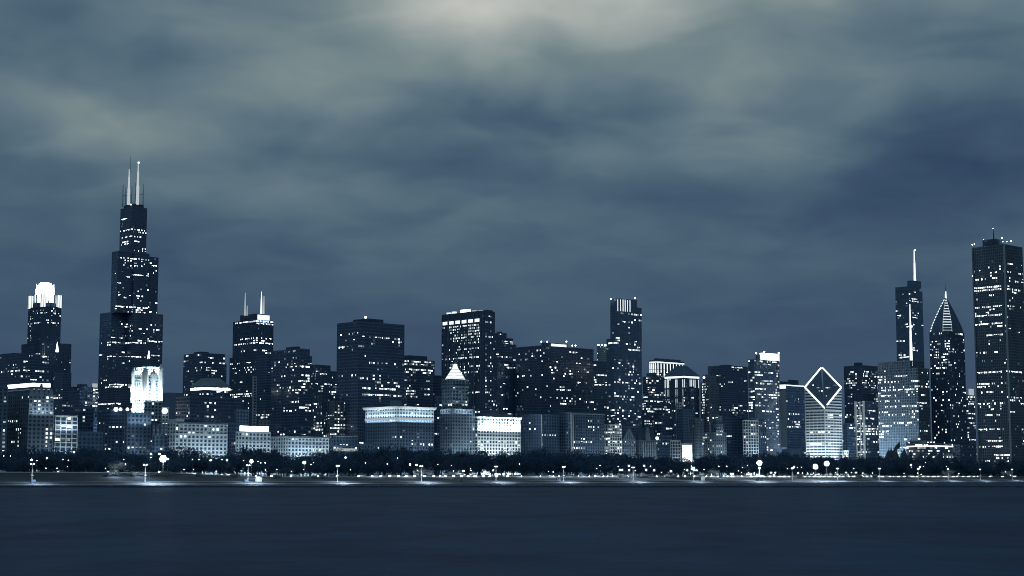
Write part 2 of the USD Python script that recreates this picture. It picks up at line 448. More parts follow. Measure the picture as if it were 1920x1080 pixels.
def face_grid(wall, lits, p0, u, n, L, z0, z1, st, rng, p, marks, shift=0.0, sub=1.0):
    bay, fh, pw, sh, rec, _, _, lead = st
    nb, nf = max(1, round(L / bay)), max(1, round((z1 - z0) / fh))
    bw, fl = L / nb, (z1 - z0) / nf
    outp, outs = (0.0, -.11) if lead == 'p' else (-.11, 0.0)
    outp, outs = outp + shift, outs + shift
    if pw > 0:
        for k in range(nb + 1):
            a0, a1 = max(.006, k * bw - pw * bw / 2), min(L - .002, k * bw + pw * bw / 2)
            wall.box(p0, u, n, a0, a1, -rec - .05, outp, z0, z1)
    for k in range(nf + 1):
        b0, b1 = z0 + max(0, k - sh / 2) * fl, min(z1 + .25, z0 + (k + sh / 2) * fl)
        wall.box(p0, u, n, .008, L - .004, -rec - .05, outs, b0, b1)
    # lit panes
    i, j = np.mgrid[0:nf, 0:nb]
    ca, cz = (j + .5) * bw, z0 + (i + .5) * fl
    px, py = proj(p0[0] + u[0] * ca, p0[1] + u[1] * ca, cz)
    act = rng.gamma(.55, 1 / .55, nf)
    act /= max(act.mean(), .2)
    prob = np.clip(p * act, 0, .95)[:, None] * np.ones(nb)
    lit = np.zeros((nf, nb), bool)
    r = rng.random((nf, nb))
    stay = rng.random((nf, nb)) < .5
    lit[:, 0] = r[:, 0] < prob[:, 0]
    for q in range(1, nb):
        lit[:, q] = np.where(stay[:, q], lit[:, q - 1], r[:, q] < prob[:, q])
    for x0, y0, x1, y1, pp in marks:
        step = np.abs(np.diff(py, axis=0)).mean() if nf > 1 else 99.0
        level = py[:, :1] * 0 + py[:, nb // 2][:, None]
        inside = (px >= x0) & (px <= x1) & (np.abs(level - (y0 + y1) / 2) <= max((y1 - y0) / 2, step * .52))
        lit[inside] = (rng.random((nf, nb)) < abs(pp))[inside] if pp >= 0 else False
    ph = fl * (1 - sh)
    soft = ~lit & (rng.random((nf, nb)) < min(.30, .03 + 1.6 * p) * (act / (act + .6))[:, None]) if p > 0 else lit & False
    for x0, y0, x1, y1, pp in marks:
        if pp < 0:
            soft[(px >= x0) & (px <= x1) & (py >= y0) & (py <= y1)] = False
    for a, b in zip(*np.nonzero(lit | soft)):
        w = bw * (1 - pw) / 2 * (.94 if rng.random() < .7 else rng.uniform(.4, .9)) * sub
        t = z0 + (a + 1 - sh / 2) * fl - .05
        h = min(ph, 2.5) * (.82 if rng.random() < .55 else rng.uniform(.35, .8))
        c = (b + .5) * bw
        lits[int(soft[a, b])].box(p0, u, n, c - w, c + w, -rec - .02, -rec + .06, t - h, t)


def rect_light(T, name, pos, target, u, width, height, power):
    l = UsdLux.RectLight.Define(stage, numbered(T.path, name))
    l.CreateWidthAttr(float(width))
    l.CreateHeightAttr(float(height))
    l.CreateIntensityAttr(float(power))
    l.CreateColorAttr(Gf.Vec3f(.92, 1.0, 1.0))
    z = np.asarray(pos, float) - np.asarray(target, float)
    z /= np.linalg.norm(z)
    x = np.array([u[0], u[1], 0.0])
    x -= z * (x @ z)
    x /= np.linalg.norm(x)
    y = np.cross(z, x)
    pos = np.asarray(pos) - T.o
    UsdGeom.Xformable(l.GetPrim()).AddTransformOp().Set(Gf.Matrix4d(*map(float, x), 0, *map(float, y), 0, *map(float, z), 0, *map(float, pos), 1))


def section(T, C, L, M, z0, z1, style, rng, p=.06, marks=(), part='', plant=False, sides='SE', litmat='lit_window', parapet=.9, wall_mat_name=None):
    """One block of a building from its near (south-east) corner: glass core, piers and spandrels on the faces turned to the lake, lit panes, parapet."""
    st = STYLE[style]
    pre = part + '_' if part else ''
    C = np.asarray(C, float)
    if st is None:
        MB().frustum(rect(C, L, M), rect(C, L, M), z0, z1).build(part or 'block', wall_mat_name or 'dark_stone', T)
        return
    wm, gm, rec = wall_mat_name or st[5], st[6], st[4]
    core, wall, lits, dims = MB(), MB(), MB(), MB()
    i0 = C + (WEST + NORTH) * rec
    core.frustum(rect(i0, L - 2 * rec, M - 2 * rec), rect(i0, L - 2 * rec, M - 2 * rec), z0 + .002, z1 - .06)
    SW = C + WEST * L
    face_grid(wall, (lits, dims), SW, EAST, SOUTH, L, z0, z1, st, rng, p, marks)
    face_grid(wall, (lits, dims), C, NORTH, EAST, M, z0, z1, st, rng, p, marks, shift=.004)
    NE = C + NORTH * M
    wall.box(NE, WEST, NORTH, .02, L, -rec, -.01, z0, z1 - .03)
    wall.box(SW, NORTH, WEST, .02, M, -rec, -.02, z0, z1 - .04)
    if parapet:
        q = MB()
        t = .5
        q.box(SW, EAST, SOUTH, -.06, L + .06, -t, .06, z1 + .26, z1 + .26 + parapet)
        q.box(C, NORTH, EAST, t - .05, M + .06, -t, .062, z1 + .26, z1 + .27 + parapet)
        q.box(NE, WEST, NORTH, t, L - t, -t, .03, z1 - .02, z1 + .25 + parapet)
        q.box(SW, NORTH, WEST, t, M, -t, .03, z1 - .02, z1 + .24 + parapet)
        q.build(pre + 'parapet', wm, T)
    core.build(pre + 'window_glass', gm, T)
    wall.build(pre + 'wall', wm, T)
    lits.build(pre + 'lit_windows', litmat, T, kind='stuff')
    dims.build(pre + 'dim_windows', 'lit_window_soft', T, kind='stuff')
    if style in ('mason', 'darkmason', 'pale', 'white') and z1 - z0 > 18:
        for f in (.30, .80):
            z = z0 + (z1 - z0) * f
            q = MB()
            q.box(SW, EAST, SOUTH, -.05, L + .55, .012, .55, z, z + .8)
            q.box(C, NORTH, EAST, .02, M + .05, .016, .55, z, z + .8)
            q.build(pre + 'belt_course', wm, T)
    if plant and L > 12 and M > 12:
        a, b = L * rng.uniform(.2, .35), M * rng.uniform(.2, .35)
        h = rng.uniform(2.5, 5)
        MB().box(C, WEST, NORTH, a, a + L * rng.uniform(.3, .4), b, b + M * rng.uniform(.3, .4), z1 - .1, z1 + h).build(pre + 'penthouse', 'roof_dark', T)
        for _ in range(3):
            x, y = L * rng.uniform(.15, .8), M * rng.uniform(.15, .8)
            MB().box(C, WEST, NORTH, x, x + 2.5, y, y + 2.5, z1 - .09, z1 + rng.uniform(1.2, 2.4)).build(pre + 'cooling_unit', 'roof_dark', T)
        for _ in range(2):
            c = C + WEST * L * rng.uniform(.15, .85) + NORTH * M * rng.uniform(.15, .85)
            MB().tube((*c, z1), (*c, z1 + rng.uniform(4, 9)), .22, .12, 5).build(pre + 'aerial', 'roof_dark', T)


def B(name, label, e, secs, style='dark', p=.06, lit=(), flood=(), z0=None, cat='building', plant=True, group=None, wall=None, litmat='lit_window', seed=None):
    """A building from the columns where its left edge, near corner and right edge are seen and the row of its roof, block by block from the ground up."""
    global nb_seed
    nb_seed += 1
    rng = np.random.default_rng(1000 + nb_seed)
    base = at_e(secs[0][1], HORIZON, e)
    T = Thing(name, label, cat, (base[0], base[1], GROUND), group=group)
    T.secs, T.rng = [], rng
    zlow = GROUND - .3 if z0 is None else z0
    for k, sec in enumerate(secs):
        xl, xc, xr, yt = sec[:4]
        o = sec[4] if len(sec) > 4 else {}
        if 'from' in o:
            zlow = T.secs[o['from']][4]
        P = at_e(xc, yt, e + o.get('de', 0))
        C, Z = P[:2], P[2]
        L, M = reach(C, Z, WEST, xl), reach(C, Z, NORTH, xr)
        if L < 2 or M < 2 or L > 140 or M > 160:
            print('odd block', name, label, k, round(L), round(M))
        L, M = max(L, 2), max(M, 2)
        if o.get('ground'):
            zlow = GROUND - .3
        section(T, C, L, M, zlow, Z, o.get('style', style), rng, o.get('p', p), lit, part=o.get('part', '' if k == 0 else ('upper' if k == 1 else 'top')),
                plant=plant and k == len(secs) - 1, litmat=o.get('litmat', litmat), parapet=o.get('parapet', .9), wall_mat_name=o.get('wall', wall))
        T.secs.append((C, L, M, zlow, Z))
        zlow = Z + .005
    for sec_i, side, power, out, zrel in flood:
        C, L, M, a, b = T.secs[sec_i]
        if a < GROUND + 5:
            a = GROUND
        if side == 'E':
            mid, u, n, w = C + NORTH * M / 2, NORTH, EAST, M
        else:
            mid, u, n, w = C + WEST * L / 2, WEST, SOUTH, L
        power = power * (1.9 if out == 30 else 1)
        if out == 30:                              # street lamps close to the wall: scalloped light low on the front
            for k in range(max(1, round(w / 13))):
                at = mid + u * ((k + .5) / max(1, round(w / 13)) - .5) * w + n * 8
                rect_light(T, 'facade_light', (at[0], at[1], GROUND + 6), (at[0] - n[0] * 8, at[1] - n[1] * 8, GROUND + 17), u, 2.0, 1.0, power * float(rng.uniform(3.5, 8)))
            power *= .62
        q = mid + n * out
        rect_light(T, 'facade_light', (q[0], q[1], a + zrel), (mid[0], mid[1], a + (b - a) * .62), u, w * .95, 1.2, power)
    return T


nb_seed = 0


def band(T, sec, zc, h, mat='lit_strip', sides='SE', out=.25, name='lit_band', inset=0.3):
    """A lit strip along the faces of a block."""
    C, L, M, _, _ = T.secs[sec]
    for s in sides:
        q = MB()
        if s == 'S':
            q.box(C + WEST * L, EAST, SOUTH, inset, L - inset, .02, out, zc - h / 2, zc + h / 2)
        else:
            q.box(C, NORTH, EAST, inset, M - inset, .02, out, zc - h / 2, zc + h / 2)
        q.build(name, mat, T)


def zpix(T, sec, py):
    """Height of a row as seen on the near corner of a block."""
    C = T.secs[sec][0]
    c, s = math.cos(TH), math.sin(TH)
    b = (CY - py) / F
    d = C[1] * (s + b * c) / (c - b * s)
    return EYE + d


def mast(T, name, px, y_top, y_bot, Y, r, mat='mast_glow', r1=None):
    p, q = at_y(px, y_bot, Y), at_y(px, y_top, Y)
    p[0] = q[0]
    MB().tube(p - [0, 0, 1.5], q, r, r1 if r1 is not None else r * .5, 8).build(name, mat, T)


def dot(T, px, py, Y, r=.8, mat='beacon', name='beacon'):
    MB().ball(at_y(px, py, Y), r).build(name, mat, T)


def roof_block(T, xl, xc, xr, yt, yb, e, name='penthouse', mat='roof_dark', L=None, M=None):
    """A plain rooftop block given by its silhouette."""
    P = at_e(xc, yt, e)
    L = L or max(2, reach(P[:2], P[2], WEST, xl))
    M = M or max(2, reach(P[:2], P[2], NORTH, xr))
    zb = at_e(xc, yb, e)[2]
    MB().frustum(rect(P[:2], L, M), rect(P[:2], L, M), zb, P[2]).build(name, mat, T)
    return P[:2], L, M, zb, P[2]


def taper(C, L, M, s, dx=.5, dy=.5):
    C = np.asarray(C)
    C2 = C + WEST * L * (1 - s) * dx + NORTH * M * (1 - s) * dy
    return rect(C2, L * s, M * s)


# ---- far left: granite tower with glowing crown
T = B('skyscraper', 'granite tower crowned by a glowing white drum with four lit corner turrets', 2450, [(40, 76, 134, 643), (53, 80, 115, 575, {'part': 'upper', 'from': 0})], 'darkvert', .035,
      lit=[(60, 580, 112, 590, .5), (56, 590, 60, 640, .5), (85, 600, 112, 612, .3), (70, 640, 112, 655, .12)], plant=False, cat='skyscraper')
C, L, M, a, b = T.secs[1]
ctr = C + WEST * L / 2 + NORTH * M / 2
R = 40 / 2 / F * ctr[1]
zc = at_y(86, 531, ctr[1])[2]
zd = b + (zc - b) * .2
MB().tube((*ctr, b), (*ctr, zd), R * 1.02, sides=20).build('crown_base', 'dark_stone', T)
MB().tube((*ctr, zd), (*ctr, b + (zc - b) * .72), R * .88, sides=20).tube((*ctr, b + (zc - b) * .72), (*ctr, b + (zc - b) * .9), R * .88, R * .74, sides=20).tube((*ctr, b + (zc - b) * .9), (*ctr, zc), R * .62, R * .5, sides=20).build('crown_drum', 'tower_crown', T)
for k in range(9):
    an = 2 * math.pi * k / 9
    pp = ctr + R * .8 * np.array([math.cos(an), math.sin(an)])
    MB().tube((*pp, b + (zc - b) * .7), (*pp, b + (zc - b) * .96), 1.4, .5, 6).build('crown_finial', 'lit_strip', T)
q = MB()
for k in range(10):
    an = 2 * math.pi * (k + .5) / 10
    p = ctr + R * np.array([math.cos(an), math.sin(an)])
    q.tube((*p, b), (*p, b + (zc - b) * .52), 1.5, 1.0, 6)
q.build('crown_rib', 'grey_stone', T)
for du, dv in ((.07, .07), (.93, .07), (.07, .93), (.93, .93)):
    p = C + WEST * L * du + NORTH * M * dv
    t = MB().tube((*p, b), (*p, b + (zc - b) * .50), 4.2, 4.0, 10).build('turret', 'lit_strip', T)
    q = MB()
    for k in range(6):
        an = math.pi * k / 3
        pp = p + 4.3 * np.array([math.cos(an), math.sin(an)])
        q.tube((*pp, b), (*pp, b + (zc - b) * .50), .55, .55, 5)
    q.build('turret_rib', 'grey_stone', t)
q = at_y(107, 660, T.secs[0][0][1] - 3)
MB().tube(q, q + [0, 0, 16], 2.6, .4, 6).build('lit_pinnacle', 'lit_panel', T)
B('office_building', 'wide dark office block below the tower with the glowing drum crown', 2050, [(-40, 40, 93, 664)], 'dark', .05, lit=[(0, 694, 60, 699, .35), (60, 692, 90, 698, .6), (15, 686, 60, 692, .25)])
T = B('office_building', 'dark block whose flat roof edge is one bright band of light', 1700, [(10, 62, 97, 730), (14, 62, 95, 717, {'part': 'roof_storey', 'wall': 'dark_stone', 'p': 0})], 'dark', .02)
band(T, 1, zpix(T, 1, 721.5), 4.2, 'lit_panel')
band(T, 0, zpix(T, 0, 729.5), .8, 'lit_dim')
B('hotel_building', 'grey hotel cut by the left edge with round lights down its corner', 1450, [(-60, -12, 15, 726)], 'mason', wall='slate_stone', p=.05, lit=[(3, 800, 9, 850, .55), (5, 735, 11, 795, .3)])
T = B('hotel_building', 'stone hotel with gabled crown of arched lit window bays', 1450, [(14, 53, 101, 777), (16, 55, 101, 741, {'part': 'crown'})], 'mason', .06,
      lit=[(86, 800, 98, 850, .75), (58, 745, 100, 776, .45), (30, 800, 40, 850, .3)], flood=[(0, 'E', 34, 16, 6), (1, 'E', 22, 5, 1)], plant=False)
C, L, M, a, b = T.secs[1]
for k in range(5):
    x = (k + .5) / 5 * M
    h = (5.5, 6, 10, 6, 5.5)[k]
    w = M / 11
    p = C + NORTH * x
    MB().frustum([p + NORTH * -w, p + NORTH * w, p + NORTH * w + WEST * 2, p - NORTH * w + WEST * 2], [p + NORTH * -w * .25, p + NORTH * w * .25, p + NORTH * w * .25 + WEST * 2, p - NORTH * w * .25 + WEST * 2], b + 1.2, b + 1.2 + h).build('gable', 'grey_stone', T)
T = B('office_building', 'white framed block with broad top windows right of the gabled hotel', 1452, [(100, 103.5, 146, 797), (100, 103.5, 146, 781, {'part': 'upper'})], 'frame', .05, lit=[(118, 784, 134, 790, .5), (108, 802, 140, 806, .4), (108, 824, 140, 828, .4), (108, 836, 140, 840, .4)], flood=[(0, 'E', 75, 16, 8), (1, 'E', 26, 6, -4)])
B('office_building', 'low dark stone building right of the white framed block', 1480, [(143, 147, 193, 811)], 'darkmason', .04, flood=[(0, 'E', 4, 30, 10)])
B('office_building', 'dark slab with four lit windows stacked in a column', 1600, [(132, 140, 176, 765)], 'dark', .02, lit=[(153, 768, 159, 787, .7)])
B('office_building', 'low grey building sprinkled with small lights left of the flat grey block', 1500, [(190, 196, 237, 797)], 'darkmason', .03, lit=[(196, 804, 230, 830, .14), (226, 804, 230, 848, .35)], flood=[(0, 'E', 9, 30, 10)])
B('office_building', 'grey stone block with cornice and banded top storeys below the floodlit gothic tower', 1475, [(233, 239, 283, 792), (233, 239, 283, 775, {'part': 'upper'})], 'mason', wall='slate_stone', p=.05, lit=[(238, 838, 264, 842, .8), (238, 832, 250, 836, .4)], flood=[(0, 'E', 5, 16, 6), (1, 'E', 12, 5, 0)])
T = B('office_building', 'dark roofed block with white globes along its roof edge', 1560, [(190, 208, 243, 770)], 'dark', .02)
for px, r in ((217.5, 2.4), (226, 1.8), (239, 1.8), (248, 1.6)):
    dot(T, px, 767.5, T.secs[0][0][1] + 2, r, 'lit_panel', 'roof_globe')
T = B('office_building', 'dark office building with a white box on its roof beside the tallest tower', 1800, [(131, 150, 184, 727)], 'dark', .05, lit=[(175, 730, 184, 752, .6), (160, 754, 183, 762, .6)])
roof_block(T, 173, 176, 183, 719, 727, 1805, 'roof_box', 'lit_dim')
roof_block(T, 131, 135, 152, 725, 727, 1805)
# ---- the tallest tower: bundled tubes
T = Thing('skyscraper', 'tallest black stepped tower of bundled tubes with twin white masts', 'skyscraper', (*at_e(220, HORIZON, 2440)[:2], GROUND))
rng = np.random.default_rng(5)
P = at_e(220, 585, 2440)
C0, L0, M0 = P[:2], reach(P[:2], P[2], WEST, 187.5), reach(P[:2], P[2], NORTH, 306)
zt = lambda py, px=250: at_y(px, py, C0[1] + 30)[2]
z66, z90, z108, z50 = P[2], zt(476), zt(389), zt(672)
marks = [(200, 640, 305, 645, .8), (200, 667, 300, 671, .75), (205, 720, 300, 724, .65), (195, 726, 260, 729, .7), (185, 757, 230, 761, .85), (240, 610, 305, 625, .18), (215, 575, 280, 578, .8), (240, 583, 300, 587, .6),
         (236, 516, 280, 521, .8), (225, 484, 285, 500, .30), (222, 540, 232, 568, .3), (258, 540, 268, 568, .35), (224, 430, 275, 436, .5), (225, 442, 262, 447, .6), (222, 451, 242, 459, .6), (250, 462, 275, 471, .5), (185, 735, 300, 756, -1), (187, 588, 305, 600, -1), (222, 390, 276, 410, -1)]
for nm, i0, i1, j0, j1, za, zb in (('lower', 0, 1, 0, 1, GROUND, z50), ('middle_southwest', .334, 1, 0, .333, z50 + .01, z66), ('middle', 0, 1, .3335, .6665, z50 + .01, z66), ('middle_northeast', 0, .666, .667, 1, z50 + .01, z66),
                                   ('upper', .06, .40, 0, .333, z66 + .01, z90), ('upper', 0, 1, .3335, .6665, z66 + .01, z90), ('upper', .334, .666, .667, 1, z66 + .01, z90 - 2), ('top', .2, .87, .3335, .6665, z90 + .01, z108)):
    c = C0 + WEST * L0 * i0 + NORTH * M0 * j0
    section(T, c, L0 * (i1 - i0), M0 * (j1 - j0), za, zb, 'fine', rng, .035, marks, part=nm.split('_')[0] + '_tube', parapet=1.2, litmat='lit_window_bright')
    T_last = (c, L0 * (i1 - i0), M0 * (j1 - j0))
c, l, m = T_last
MB().frustum(rect(c + (WEST + NORTH) * 4, l - 8, m - 8), rect(c + (WEST + NORTH) * 4, l - 8, m - 8), z108 - .1, zt(381)).build('roof_plant', 'roof_dark', T)
Yc = c[1] + 12
zr = zt(382)
for px, yt, yb, r in ((242.5, 317, 384, 2.4), (259.5, 305, 384, 2.6)):
    top, bot = at_y(px, yt, Yc), at_y(px - .8, yb, Yc)
    bot[0] = top[0]
    h = top[2] - bot[2]
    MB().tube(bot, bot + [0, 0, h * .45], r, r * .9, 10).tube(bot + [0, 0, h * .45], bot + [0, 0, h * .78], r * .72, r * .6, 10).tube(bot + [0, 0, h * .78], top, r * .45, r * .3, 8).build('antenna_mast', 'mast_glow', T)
dot(T, 260, 305, Yc, 2.0, 'lit_strip')
mast(T, 'thin_aerial', 244.5, 293, 320, Yc, .5, 'dark_stone')
for px, yt in ((231, 346), (236, 352), (247.5, 349), (254.5, 342), (269, 345)):
    mast(T, 'thin_aerial', px, yt, 386, Yc + 2, .8, 'grey_stone', .4)
q = MB()
for px0, px1, y in ((230, 248, 367), (254, 269, 365), (236, 242, 360)):
    q.tube(at_y(px0, y, Yc), at_y(px1, y, Yc), .45, .45, 5)
q.build('aerial_strut', 'grey_stone', T)
dot(T, 245.5, 383.5, Yc - 12, 1.3, 'lit_panel')
# ---- floodlit gothic tower
T = B('gothic_tower', 'brilliantly floodlit white gothic tower with pinnacles and pointed dark roof', 1750, [(248, 271, 304, 735, {'p': .12}), (249, 272, 303.5, 704, {'part': 'upper', 'p': 0}), (255, 275, 300, 689, {'part': 'top', 'p': 0, 'de': 6})], 'pale', .0, plant=False, cat='tower',
      lit=[(275, 735, 300, 782, .22)], flood=[(0, 'S', 620, 22, 84), (1, 'E', 420, 8, -8), (1, 'S', 260, 9, -6), (2, 'E', 420, 3.2, 1.5), (2, 'S', 300, 3.2, 1.5)])
C, L, M, a, b = T.secs[1]
for u, v, h in ((0, 0, 8), (1, 0, 9), (0, 1, 8), (1, 1, 8), (.35, 0, 6), (.68, 0, 5), (0, .35, 7), (0, .68, 7)):
    p = C + WEST * (L - 2) * u + NORTH * (M - 2) * v
    MB().frustum(rect(p, 2.4, 2.4), rect(p, 2.4, 2.4), b - 6, b + h * .35).frustum(rect(p, 2.4, 2.4), taper(p, 2.4, 2.4, .08), b + h * .35 + .002, b + h * .8).build('pinnacle', 'white_stone', T)
C, L, M, a, b = T.secs[2]
zs = at_y(281, 667, C[1])[2]
MB().frustum(taper(C, L, M, .62, .45, .5), taper(C, L, M, .05, .45, .5), b + .3, zs).build('pointed_roof', 'roof_dark', T)
p = C + WEST * L * .45 + NORTH * M * .5
MB().tube((*p, zs - 3), (*p, zs + 7), 1.9, .4, 6).build('lit_lantern', 'lit_panel', T)
C, L, M, a, b = T.secs[1]
for u, v, h in ((0, .06, 4), (0, .94, 9), (.92, 0, 5), (.08, 0, 3), (0, .5, 3)):
    p = C + WEST * L * u + NORTH * M * v
    MB().tube((*p, a - 12), (*p, b + h), 3.0, 2.8, 8).tube((*p, b + h), (*p, b + h + 6), 2.8, .2, 8).build('turret', 'white_stone', T)
for v in (.06, .55, .93):
    p = C + NORTH * M * v + EAST * .5
    MB().ball((*p, a - 4), 2.3, 2, 1.4).build('floodlight', 'lit_crown', T)
p = C + WEST * L * .95 + SOUTH * .5
MB().ball((*p, a + 4), 2.6, 2, 2.2).build('floodlight', 'lit_crown', T)
# ---- between the tallest tower and the twin-mast tower
B('office_building', 'plain grey windowless block right of the floodlit gothic tower', 1900, [(303, 316, 345, 736)], 'plain', 0)
T = B('office_building', 'pale narrow building with one white roof light below the grey windowless block', 1540, [(302, 304, 317, 765), ], 'pale', .05)
dot(T, 309, 770.5, T.secs[0][0][1] - 1, 3.2, 'lit_panel', 'roof_globe')
B('office_building', 'low dark building with scattered lights left of the long pale hotel', 1540, [(270, 286, 315, 796)], 'darkmason', .12)
B('office_building', 'low grey stone building between the cornice block and the pale hotel', 1462, [(285, 291, 315, 817)], 'mason', wall='slate_stone', p=.05, flood=[(0, 'E', 8, 30, 10)])
T = B('office_tower', 'square dark office tower with a lower right shoulder and lit rows', 2150, [(343.5, 379, 425, 682), (344.5, 380, 422, 663, {'part': 'upper'})], 'dark', .05,
      lit=[(363, 688, 398, 691, .7), (386, 680, 424, 684, .5), (344, 676, 356, 679, .9), (386, 695, 414, 697, .6), (345, 736, 372, 740, .5), (398, 698, 418, 706, .3)], cat='skyscraper')
T = B('office_building', 'hip roofed building ringed by one bright lit line under its eaves', 1950, [(352, 384, 432, 731), (357, 384, 432, 724, {'part': 'eaves_storey', 'p': 0, 'parapet': 0})], 'dark', .04, lit=[(360, 738, 400, 744, .35), (408, 732, 428, 738, .5)], plant=False)
C, L, M, a, b = T.secs[1]
band(T, 1, zpix(T, 1, 728.5), 3.4, 'lit_panel')
MB().frustum(rect(C - (WEST + NORTH) * 1.0, L + 2, M + 2), taper(C, L, M, .48), b + .26, at_y(384, 709, C[1] + 20)[2]).build('hip_roof', 'grey_stone', T)
B('office_building', 'broad black block with a column of lit windows in front of the hip roofed building', 1650, [(330, 356, 455, 745)], 'dark', .035, lit=[(351, 752, 395, 774, .13), (388, 755, 394, 786, .8), (402, 755, 407, 786, .25), (350, 779, 392, 785, .55)])
T = B('skyscraper', 'granite tower with two white masts and lit bands round its upper storeys', 2280, [(430.5, 480, 513, 668), (437, 481, 513, 600, {'part': 'middle', 'from': 0}), (450, 482, 503, 589, {'part': 'crown', 'p': 0})], 'darkvert', .035,
      lit=[(440, 602, 512, 608, .85), (437, 635, 512, 640, .45), (437, 643, 513, 648, .9), (436, 690, 480, 700, .2), (432, 738, 475, 744, .75), (489, 654, 500, 657, .8)], litmat='lit_window_bright', plant=False, cat='skyscraper', flood=[(2, 'E', 45, 6, -1)])
Yc = T.secs[2][0][1] + 15
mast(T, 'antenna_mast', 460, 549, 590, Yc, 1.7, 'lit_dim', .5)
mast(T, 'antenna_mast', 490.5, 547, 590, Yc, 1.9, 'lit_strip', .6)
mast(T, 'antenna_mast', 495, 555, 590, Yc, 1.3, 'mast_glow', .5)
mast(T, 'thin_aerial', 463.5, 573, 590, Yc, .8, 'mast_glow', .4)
MB().box(T.secs[2][0], NORTH, EAST, 1, T.secs[2][1] * .5, .02, .3, zpix(T, 2, 599), zpix(T, 2, 590)).build('lit_panel', 'lit_strip', T)
B('office_tower', 'black slab tower close against the twin mast tower', 2050, [(479, 500, 514, 667)], 'dark', .02, lit=[(488, 775, 506, 779, .8), (486, 780, 504, 784, .4)])
B('grey_stair_tower', 'very thin pale slab standing in front of the twin mast tower', 1900, [(473.5, 475, 482, 707)], 'pale', 0, plant=False, cat='tower', flood=[(0, 'E', 10, 30, 60)])
T = B('office_tower', 'dark tower with sloping roofline and lit notches down its right side', 1830, [(509, 562, 585, 668), (511, 562, 581, 655, {'part': 'upper'})], 'dark', .05,
      lit=[(512, 672, 556, 735, .09), (558, 714, 580, 719, .9), (566, 720, 578, 730, .5), (553, 731, 578, 736, .8), (530, 769, 580, 775, .5), (572, 692, 582, 714, .45), (545, 672, 556, 712, .2)], cat='skyscraper')
B('office_tower', 'distant slender tower with lights along its roof, left of the black box tower', 2150, [(584, 592, 620, 685)], 'darkvert', .06, lit=[(585, 700, 592, 706, .6), (595, 717, 620, 722, .5), (585, 725, 620, 730, .4), (600, 681, 620, 687, .7)])
B('office_building', 'distant low block with lit edge against the black box tower', 2200, [(618, 622, 635, 697)], 'dark', .2)
B('office_building', 'apartment block of lit windows, taller of the pair left of the black box tower', 1640, [(586, 604, 629, 742)], 'darkvert', .28, lit=[(600, 790, 612, 812, .5)])
B('office_building', 'pale edged apartment block of lit windows, lower of the pair by the black box tower', 1625, [(610, 627, 655, 753)], 'mason', .42, lit=[(630, 760, 637, 810, .7), (645, 756, 652, 808, .7)], flood=[(0, 'E', 10, 22, 20)])
B('office_building', 'low dark stone block behind the roof sign with an arched pale gable wall', 1540, [(440, 444, 467, 770)], 'mason', wall='slate_stone', p=.03, flood=[(0, 'S', 12, 20, 8), (0, 'E', 10, 18, 25)])
B('office_building', 'pale low rear block right of the arched gable wall above the roof sign', 1560, [(486, 487, 507, 789)], 'mason', .03)
B('office_building', 'dark narrow building between the pale hotel and the building with the roof sign', 1540, [(420, 430, 452, 795)], 'dark', .12)
# ---- avenue row, left centre
T = B('hotel_building', 'long pale stone hotel with many windows behind the park trees', 1450, [(313.5, 329, 427, 793)], 'pale', .07, lit=[(330, 795, 420, 799, .28), (332, 800, 336, 820, .7), (402, 812, 408, 835, .6), (398, 850, 406, 858, .6), (345, 812, 400, 826, .2)], flood=[(0, 'E', 56, 30, 10), (0, 'S', 36, 30, 12)])
C, L, M, a, b = T.secs[0]
MB().box(C, NORTH, EAST, 0, M, .07, 1.1, b - 1.5, b - .4).build('cornice', 'pale_stone', T)
MB().frustum(rect(C + (WEST + NORTH) * .3, L - .6, 10), rect(C + (WEST + NORTH) * .3, L - .6, 10), b + .3, b + 4).build('corner_block', 'pale_stone', T)
T = B('office_building', 'pale building carrying a long glowing white sign along its roof', 1450, [(442, 453, 507.5, 811)], 'pale', .07, flood=[(0, 'E', 62, 30, 10), (0, 'S', 26, 30, 10)], plant=False)
C, L, M, a, b = T.secs[0]
for f0, f1 in ((.0, .595), (.615, .97)):
    s = MB().box(C + WEST * 3, NORTH, EAST, M * f0, M * f1, -.4, .4, b + 1.6, at_e(480, 799, 1452)[2]).build('roof_sign', 'lit_crown', T)
    q = MB()
    for k in np.linspace(f0 + .03, f1 - .03, 5):
        q.box(C + WEST * 3.6, NORTH, EAST, M * k, M * k + .3, -.5, .1, b - .05, b + 1.6)
    q.build('sign_leg', 'dark_stone', s)
T = B('theatre_building', 'pale arcaded stone building with rows of arches and dark roof stair', 1450, [(507.5, 540, 617, 820)], 'pale', .05, flood=[(0, 'E', 80, 30, 10), (0, 'S', 20, 30, 10)], plant=False)
C, L, M, a, b = T.secs[0]
q = MB()
nb = 8
for k in range(nb):                                                   # a row of arched window heads low on the front
    c = C + NORTH * (M * (k + .5) / nb)
    for i in range(6):
        t0, t1 = math.pi * i / 6, math.pi * (i + 1) / 6
        r = M / nb * .36
        zz = a + (b - a) * .28
        p0, p1 = c + NORTH * r * math.cos(t0) + EAST * .2, c + NORTH * r * math.cos(t1) + EAST * .2
        q.tube((*p0, zz + r * math.sin(t0)), (*p1, zz + r * math.sin(t1)), .4, .4, 5)
q.build('arch', 'white_stone', T)
MB().box(C, NORTH, EAST, 0, M, .07, 1.0, b - 1.3, b - .3).build('cornice', 'pale_stone', T)
roof_block(T, 548, 556, 607, 815, 820, 1475)
T = B('office_building', 'darker building with a lit arcade at its foot right of the arcaded pale one', 1455, [(617, 625, 671, 817)], 'darkmason', .06, lit=[(625, 836, 670, 841, .35)], flood=[(0, 'E', 10, 10, 4)])
C, L, M, a, b = T.secs[0]
